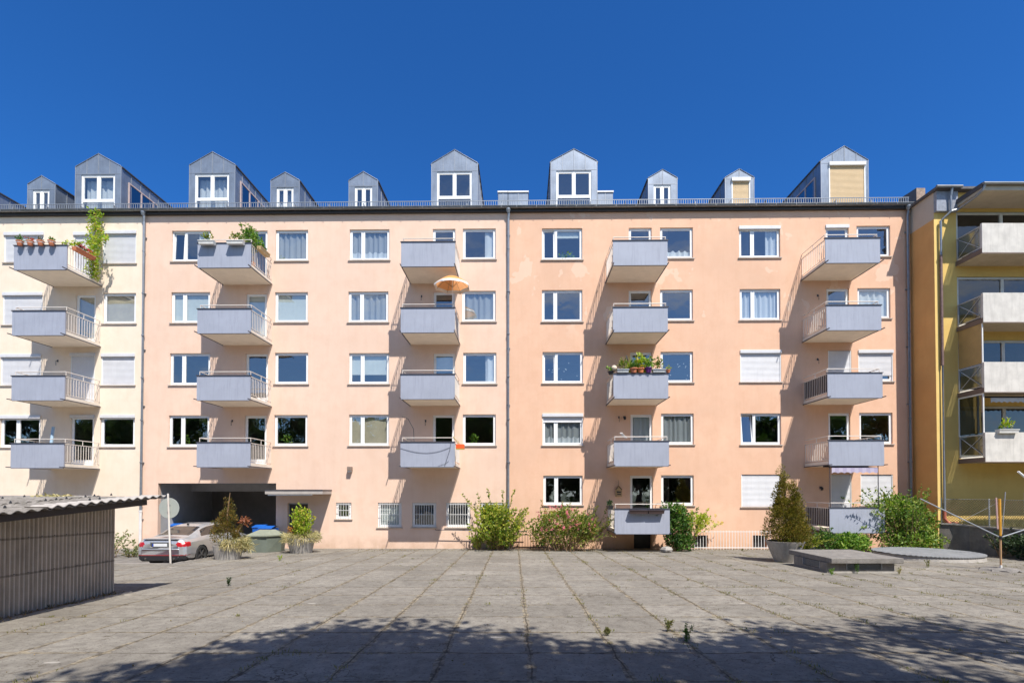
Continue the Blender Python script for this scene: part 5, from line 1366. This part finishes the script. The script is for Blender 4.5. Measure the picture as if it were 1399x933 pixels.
m.sheet([[(*q.xy, ZW+.03) for q in bk], [(q.x+1.5, q.y+.0 if i else 22.04, ZW-.0) for i, q in enumerate(bk)], [(45, q.y if i else 22.04, ZW) for i, q in enumerate(bk)]])
struct(m.make('raised_terrain', simple('dry_earth', (.20, .17, .10), .95, .3, 4)))
m = MB()
for _ in range(9000):
    i = random.randint(1, 5); f = random.random(); q = bk[i].lerp(bk[i+1], f); x = q.x+rnd(.05, 3.2); leaf(m, Vector((x, q.y, ZW+.02)), Vector((rnd(-.5, .5), rnd(-.5, .5), 1)).normalized(), rnd(.08, .34), .016)
for _ in range(9000):
    leaf(m, Vector((rnd(18.9, 26), rnd(20.6, 21.95), ZW+.02)), Vector((rnd(-.5, .5), rnd(-.5, .5), 1)).normalized(), rnd(.1, .4), .016)
tag(m.make('tall_grass', WEED), 'dry yellow green grass on the raised ground behind the fence', 'grass', kind='stuff')
fn = thing('chain_link_fence', 'rusty chain link wire fence on top of the low retaining wall', 'fence', (0, 0, 0))
m = MB(); ff = offs(.08)[:7]; zt_ = 2.27
tot = [0]
for a_, b2 in zip(ff, ff[1:]): tot.append(tot[-1]+(b2-a_).length)
def onf(s):
    for i in range(len(ff)-1):
        if s <= tot[i+1]: f = (s-tot[i])/(tot[i+1]-tot[i]); return ff[i].lerp(ff[i+1], f)
    return ff[-1]
W1 = tot[-1]; zlo = ZW+.09; H = zt_-zlo; s0 = -H
def wire(sa, sb, za, zb__):
    P_ = []
    for k in range(7):
        s_v = sa+(sb-sa)*k/6
        if 0 <= s_v <= W1: q = onf(s_v); P_.append((q.x, q.y, za+(zb__-za)*k/6))
    if len(P_) > 1: m.tube(P_, .008, 3, cap=False)
while s0 < W1:
    wire(s0, s0+H, zlo, zt_); wire(s0+H, s0, zlo, zt_); s0 += .10
m.make('wire_mesh', simple('rusty_wire', (.22, .17, .13), .6, .2), fn)
m = MB()
for z in (zt_, zlo+.02): m.tube([(q.x, q.y, z) for q in ff], .006, 5)
m.make('tension_wire', GALV, fn)
for s_v, hgt in ((.08, zt_+.05), (W1*.30, zt_+.03), (W1*.56, zt_+.28), (W1*.8, zt_+.03)):
    q = onf(s_v); m = MB(); m.tube([(q.x, q.y, ZW), (q.x, q.y, hgt)], .025, 8); m.make('post', simple('pale_post', (.50, .50, .46), .5), fn)

# ------------------------------------------------------------------ bushes
def bush(name, label, cat, loc, spec, leafm, extra=None):
    t = thing(name, label, cat, loc)
    m = MB(); ms = MB()
    for kind, args in spec:
        if kind == 'stems': stems(m, ms, *args[:1], **args[1])
        elif kind == 'blob': blob(m, *args)
    m.make('foliage', leafm, t)
    if ms.v: ms.make('stem', BROWNW, t)
    if extra: extra(t)
    return t
def wallp(px, d): 
    x, _ = L(px, 740, d); q = O+EX*x+EN*d; return (q.x, q.y, gz(q.y)-.01)
bush('tall_shrub', 'tall feathery green shrub with long arching sprays beside the middle downpipe', 'shrub', wallp(681, .85), [
    ('stems', ((0, 0, 0), dict(n=46, height=2.0, spread=1.25, leaves=90, size=.12, droop=.5, start=.25, twig=.22))),
    ('stems', ((0, 0, 0), dict(n=16, height=2.85, spread=1.15, leaves=70, size=.10, droop=.35, start=.4, twig=.1))),
    ('stems', ((-.3, 0, 0), dict(n=14, height=1.0, spread=.7, leaves=40, size=.1, droop=.8, start=.1))),
    ('blob', ((-.15, 0, 1.5), (.8, .4, .5), 1000, .13)), ('blob', ((.35, -.1, .5), (.35, .3, .4), 300, .11))], foliage('yellow_green_shrub_leaves', [(.06, .12, .015), (.16, .25, .025), (.36, .40, .05), (.50, .43, .10)]))
bush('climbing_spray', 'pale yellow green grassy weeds at the left foot of the tall feathery shrub', 'weeds', wallp(652, .7), [('stems', ((0, 0, 0), dict(n=22, height=.95, spread=.35, leaves=30, size=.09, droop=.4, start=.1)))], LIME).name = 'weed_clump'
def roses(t):
    m = MB()
    for _ in range(46):
        a = rnd(0, 6.28); x = math.cos(a)*rnd(.3, 1.35); z = rnd(.9, 2.0); blob(m, (x, -rnd(.35, .75), z), (.05, .04, .05), 12, .06, shell=.2)
    m.make('flowers', PINKF, t)
bush('rose_bush', 'broad rose bush with pink flowers and reddish stems left of the ground floor balcony', 'rose bush', wallp(775, 1.15), [
    ('blob', ((-.25, 0, 1.2), (1.15, .6, .68), 1900, .11)), ('blob', ((.75, 0, .95), (.65, .5, .6), 900, .11)), ('blob', ((-1.15, 0, .75), (.55, .4, .55), 500, .11)), ('blob', ((.0, 0, .6), (1.35, .6, .5), 1000, .1)),
    ('stems', ((0, 0, 0), dict(n=60, height=2.1, spread=1.5, leaves=38, size=.1, droop=.5, start=.3, base_r=1.0))),
    ('stems', ((.1, 0, .3), dict(n=7, height=2.1, spread=.6, leaves=45, size=.09, droop=.2, start=.5))),], AUTUMN, roses)
def yel(t):
    m = MB()
    for _ in range(7): blob(m, (1.35+rnd(-.3, .5), -.3, 1.45+rnd(-.3, .3)), (.05, .04, .06), 14, .06, shell=.2)
    m.make('flowers', foliage('yellow_petals', [(.7, .5, .03), (.8, .65, .1)]), t)
bush('leafy_bush', 'dark green leafy bush right of the ground floor balcony with yellow sprays', 'bush', wallp(925, 1.3), [
    ('blob', ((0, 0, 1.0), (.62, .5, .95), 1300, .15)), ('blob', ((-.15, 0, 1.75), (.5, .4, .3), 260, .15)), ('blob', ((.3, 0, .4), (.5, .5, .4), 400, .13)),
    ('stems', ((0, 0, .2), dict(n=14, height=2.2, spread=.7, leaves=30, size=.14, droop=.2, start=.5)))], GREEN2, yel)
bush('yellow_shrub', 'pale yellow green shrub leaning over the white bar railing', 'shrub', wallp(944, .9), [
    ('stems', ((0, 0, .3), dict(n=26, height=1.7, spread=1.15, leaves=42, size=.11, droop=.75, start=.35, twig=.2))), ('blob', ((.35, 0, 1.35), (.5, .3, .32), 260, .11))], LIME)
bush('low_bush', 'low glossy bright green bush under the bottom right balcony', 'bush', wallp(1158, 2.2), [
    ('blob', ((0, 0, .42), (.95, .5, .42), 1300, .13)), ('stems', ((0, 0, 0), dict(n=24, height=.95, spread=.9, leaves=30, size=.13, droop=.5, start=.3, base_r=.5)))], GREEN1)
bush('hanging_creeper', 'creeper with long shoots hanging over the low bush by the big conifer', 'bush', wallp(1127, 2.4), [
    ('blob', ((0, 0, .5), (.42, .35, .45), 500, .11)), ('stems', ((0, 0, .1), dict(n=12, height=1.1, spread=.5, leaves=30, size=.1, droop=.5, start=.3)))], GREEN2)
bush('large_bush', 'large spreading green bush at the corner of the yellow building', 'bush', wallp(1228, 1.7), [
    ('blob', ((-.1, 0, 1.75), (1.15, .7, .62), 1500, .14)), ('blob', ((.55, 0, 1.2), (1.0, .7, .7), 1500, .14)), ('blob', ((.4, -.3, .5), (1.35, .6, .48), 1900, .13)), ('blob', ((-.75, 0, .95), (.5, .4, .5), 420, .12)),
    ('stems', ((.2, 0, .2), dict(n=44, height=2.65, spread=1.6, leaves=36, size=.12, droop=.45, start=.45, base_r=.4)))], foliage('bush_leaves', [(.05, .10, .015), (.11, .20, .03), (.20, .29, .05), (.33, .33, .09)]))
bush('hedge', 'dark ragged hedge growing along the shaded retaining wall', 'hedge', (18.15, 17.6, gz(17.6)), [
    ('blob', ((.15, .0, .45), (.38, 2.2, .5), 2400, .12)), ('blob', ((.1, -1.2, .6), (.42, 1.3, .45), 1000, .12)), ('stems', ((.1, 1.9, .0), dict(n=12, height=1.1, spread=.5, leaves=24, size=.1, droop=.5)))], GREEN3)
bush('weed_clump', 'small wispy plant in the lit corner between the shed and the cream building', 'weeds', (G(165, 756).x, 20.6, -.03), [('stems', ((0, 0, 0), dict(n=20, height=1.3, spread=.6, leaves=26, size=.1, droop=.6, start=.3)))], foliage('pale_weed', [(.14, .20, .06), (.3, .34, .14)]))
bush('weed_clump', 'low grey green weeds at the base of the cream building downpipe', 'weeds', (G(176, 757).x, 20.9, -.03), [('stems', ((0, 0, 0), dict(n=16, height=.55, spread=.5, leaves=24, size=.09, droop=.6, start=.1)))], foliage('grey_weed', [(.12, .15, .07), (.25, .27, .15)]))
# bushes at foot under col4 balcony
t = thing('stone', 'pale grey boulder lying at the foot of the dark green leafy bush', 'stone', wallp(911, 1.9)[:2]+(gz(21.9),)); m = MB(); m.lathe([(.12, 0), (.22, .05), (.24, .13), (.17, .23), (.02, .26)], seg=9)
for i, v in enumerate(m.v): m.v[i] = (v[0]*(1+.2*math.sin(i*2.1)), v[1]*(1+.15*math.cos(i*1.3)), v[2])
m.make('rock', CONC, t)
# individual weeds in the paving (photo positions)
for k, (px, py, h, lab, mt) in enumerate([(939, 876, .26, 'upright dark weed stalk in the shade line of the paving', GREEN2), (912, 862, .2, 'thin pale weed left of the dark weed stalk in the paving', WEED), (828, 868, .12, 'bright tuft in a paving joint at the edge of the tree shadow', WEED),
        (382, 766, .28, 'small bright weed in the paving in front of the waste container', LIME), (312, 800, .2, 'tiny dark weed in the paving in front of the browning conifer', GREEN3), (1170, 783, .42, 'climbing weed growing up the front of the vent box', GREEN2), (1135, 785, .22, 'leafy weed at the left front corner of the vent box', GREEN1),
        (1268, 775, .32, 'wispy weed in front of the round tank cover', WEED), (1228, 785, .26, 'yellowish weed at the right corner of the vent box', STRAW), (860, 745, .14, 'small green weed under the ground floor balcony', GREEN1), (1014, 752, .1, 'small weed in front of the white bar railing', WEED)]):
    p = G(px, py); t = thing('weed', lab, 'weed', (p.x, p.y-(.04 if k in (5, 6) else 0), gz(p.y)))
    m = MB(); ms = MB(); stems(m, ms, (0, 0, 0), 5, h*1.0, h*.3, 34, .035, droop=.3, start=.1, rad=.003, base_r=.02, twig=.035); m.make('foliage', mt, t); ms.make('stem', mt, t)
# grass in joints
m = MB()
for _ in range(2600):
    if random.random() < .6: x = .202+1.103*random.randint(-9, 15)+rnd(-.03, .03); y = 4.5+18*random.random()**1.0
    else: y = 5.66+1.103*random.randint(-1, 15)+rnd(-.03, .03); x = rnd(-9, 17)
    if x < -8 or (x < EDGE_X): continue
    dens = math.sin(x*1.3+y*.7)+math.sin(y*1.9-x*.6)+(.7 if x > 1 else -.8)
    if random.random() > .35+.35*dens: continue
    grass(m, (x, y, gz(y)), random.randint(5, 16), rnd(.03, .16), rnd(.02, .075), .010)
tag(m.make('joint_grass', WEED), 'dry tufts of grass and moss growing in the joints of the paving', 'grass', kind='stuff')
m = MB()
for _ in range(1600):
    x = rnd(-7, 17); y = 23.0-rnd(0, 1)**2*1.5*random.random(); leaf(m, Vector((x, y, gz(y)+.015)), rvec(), rnd(.02, .06), .03)
for _ in range(500):
    x = rnd(-8, 17); y = rnd(5, 22); leaf(m, Vector((x, y, gz(y)+.01)), rvec(), rnd(.015, .04), .02)
for _ in range(600):
    y = rnd(7, 11.5); leaf(m, Vector((wallx(y)+rnd(.03, .3), y, gz(y)+.012)), rvec(), rnd(.03, .08), .02)
tag(m.make('leaf_litter', foliage('litter', [(.16, .11, .06), (.3, .22, .13), (.10, .08, .04)])), 'dry leaf litter scattered over the paving', 'leaves', kind='stuff')

# ------------------------------------------------------------------ trees behind the photographer
def make_tree(name, label, loc, h, r, n, size, z0=.35, clusters=40, group=None, seed=1, gaps=.0):
    random.seed(seed); t = thing(name, label, 'tree', loc, 0, group)
    m = MB(); m.tube([(0, 0, -.3), (.1, .05, h*.3), (-.05, .1, h*.6), (0, 0, h*.9)], [.28, .22, .13, .04], 10)
    lv = MB(); cz = h*(z0+1)/2; rz_ = h*(1-z0)/2
    for k in range(clusters):
        d = rvec(); q = rnd(.35, 1)**.6; c = Vector((d.x*r*q, d.y*r*q, cz+d.z*rz_*q))
        m.tube([(0, 0, min(c.z*.6, h*.7)), tuple(c*.6+Vector((0, 0, c.z*.3))), tuple(c)], [.07, .04, .015], 5)
        rr = rnd(.16, .30)*r; blob(lv, c, (rr*1.2, rr*1.2, rr*.75), n//clusters, size, shell=.15)
    m.make('trunk', BARK, t); lv.make('crown', TREEL, t); return t
gA = 'trees that shade the near end of the courtyard'
make_tree('shade_tree', 'broad leafy tree behind the photographer that shades the paving', (2.1, -1.75, gz(-2)), 12.0, 4.5, 46000, .23, z0=.45, clusters=95, seed=3, group=gA)
make_tree('shade_tree', 'sparser leafy tree to the right behind the photographer', (9.0, -1.15, gz(-2)), 11.9, 4.5, 24000, .21, z0=.46, clusters=62, seed=8, group=gA)
make_tree('shade_tree', 'rightmost leafy tree behind the photographer', (15.4, -1.3, gz(-2)), 11.6, 4.0, 14000, .20, z0=.45, clusters=36, seed=12, group=gA)
ta = bpy.data.objects['shade_tree']
index_kids()
for k, (x, y, lab) in enumerate([(-5, -8.5, 'sky blocking tree added in the second row behind the photographer, at the left'), (4, -8, 'sky blocking tree added in the second row behind the photographer, in the middle'), (12.5, -8.5, 'sky blocking tree added in the second row behind the photographer, at the right')]):
    c = copy_tree(ta); c.location = (x, y, gz(y)); c.rotation_euler = (0, 0, 1.3*k+.7); c['label'] = lab  # unseen second row, added to keep sky light off the shadowed paving
gB = 'tall trees closing the far side of the courtyard'
tb = make_tree('backdrop_tree', 'tall dense tree at the far side of the courtyard, nearest the middle', (0, -22, 0), 15.0, 5.6, 22000, .46, z0=.06, clusters=85, seed=21, group=gB)
index_kids()
names = ['second', 'third', 'fourth', 'fifth', 'sixth', 'seventh', 'eighth', 'ninth', 'tenth', 'eleventh', 'twelfth', 'thirteenth']
for k, (x, y, s, rz) in enumerate([(-9.5, -21, 1.0, 1), (-19, -23, .88, 2), (-28.5, -22, 1.08, 3), (-38, -22, .95, 1.7), (-47.5, -21, 1.02, 4.4), (-57, -22, .95, 0), (9.5, -23, .85, 4), (19, -21, .95, 5), (28.5, -23, 1.05, 2.4), (38, -22, .95, .6), (48, -22, 1.0, 3.3), (-67, -22, 1.05, 2.2)]):
    c = copy_tree(tb); c.location = (x, y, 0); c.scale = (s*1.12, s*1.12, s); c.rotation_euler = (0, 0, rz); c['label'] = 'dense tree at the far side of the courtyard, %s of its row' % names[k]
random.seed(5)

# ------------------------------------------------------------------ light, sky, camera
world = bpy.data.worlds.new('World'); scene.world = world; world.use_nodes = True; nt = world.node_tree
bg = nt.nodes['Background']; sky = nt.nodes.new('ShaderNodeTexSky'); sky.sky_type = 'NISHITA'; sky.sun_disc = False
SUN = Vector((.94+.02, -1.9, 3.27)).normalized(); EL = math.asin(SUN.z); AZ = math.atan2(SUN.x, SUN.y)
sky.sun_elevation = EL; sky.sun_rotation = AZ; sky.altitude = 600; sky.air_density = 1.0; sky.dust_density = .4; sky.ozone_density = 3.5
tc = nt.nodes.new('ShaderNodeTexCoord'); sxy = nt.nodes.new('ShaderNodeSeparateXYZ'); nt.links.new(tc.outputs['Generated'], sxy.inputs[0])
# scattered clouds in the part of the sky behind the photographer
mp = nt.nodes.new('ShaderNodeMapping'); mp.inputs['Scale'].default_value = (2.2, 2.2, 5); nt.links.new(tc.outputs['Generated'], mp.inputs[0])
no = nt.nodes.new('ShaderNodeTexNoise'); no.inputs['Scale'].default_value = 1.7; no.inputs['Detail'].default_value = 7; no.inputs['Roughness'].default_value = .6; nt.links.new(mp.outputs[0], no.inputs[0])
def mr(v, a, b, c, d):
    n = nt.nodes.new('ShaderNodeMapRange')
    for i, x in enumerate((a, b, c, d)): n.inputs[i+1].default_value = x
    nt.links.new(v, n.inputs[0]); return n.outputs[0]
def mm(op, a, b):
    n = nt.nodes.new('ShaderNodeMath'); n.operation = op
    for i, x in enumerate((a, b)):
        if isinstance(x, (int, float)): n.inputs[i].default_value = x
        else: nt.links.new(x, n.inputs[i])
    return n.outputs[0]
cl = mm('MULTIPLY', mr(no.outputs['Fac'], .52, .68, 0, .8), mr(sxy.outputs[1], -.1, -.35, 0, 1))
hs = nt.nodes.new('ShaderNodeHueSaturation'); hs.inputs['Saturation'].default_value = 1.05; hs.inputs['Value'].default_value = 1.0; hs.inputs['Hue'].default_value = .5; nt.links.new(sky.outputs[0], hs.inputs['Color'])
mxr = nt.nodes.new('ShaderNodeMix'); mxr.data_type = 'RGBA'; 
tnt = nt.nodes.new('ShaderNodeMix'); tnt.data_type = 'RGBA'; nt.links.new(mr(sxy.outputs[1], -.35, .25, 0, 1), tnt.inputs[0]); tnt.inputs[6].default_value = (.75, .85, .95, 1); tnt.inputs[7].default_value = (.165, .49, .85, 1)
mul = nt.nodes.new('ShaderNodeMix'); mul.data_type = 'RGBA'; mul.blend_type = 'MULTIPLY'; mul.inputs[0].default_value = 1; nt.links.new(hs.outputs[0], mul.inputs[6]); nt.links.new(tnt.outputs[2], mul.inputs[7])
nt.links.new(cl, mxr.inputs[0]); nt.links.new(mul.outputs[2], mxr.inputs[6]); mxr.inputs[7].default_value = (5.5, 5.7, 6.0, 1)
nt.links.new(mxr.outputs[2], bg.inputs['Color']); bg.inputs['Strength'].default_value = .118
sl = bpy.data.lights.new('sun', 'SUN'); sl.energy = 4.6; sl.angle = math.radians(.53); sl.color = (1, .95, .87)
so = bpy.data.objects.new('sun', sl); COL.objects.link(so); so.rotation_euler = SUN.to_track_quat('Z', 'Y').to_euler()
cd = bpy.data.cameras.new('camera'); co = bpy.data.objects.new('camera', cd); COL.objects.link(co); scene.camera = co
co.location = CAM; co.rotation_euler = (PI/2+PITCH, 0, 0); cd.sensor_width = 36; cd.lens = 36*F/1399
cd.shift_x = (699.5-PX)/1399; cd.shift_y = (PY-466.5)/1399; cd.clip_end = 1500; cd.clip_start = .05
vs = scene.view_settings; vs.view_transform = 'Standard'; vs.look = 'None'; vs.gamma = 1; vs.exposure = .62; vs.use_curve_mapping = False
vs.exposure = .72; scene.cycles.max_bounces = 8; scene.cycles.transparent_max_bounces = 12
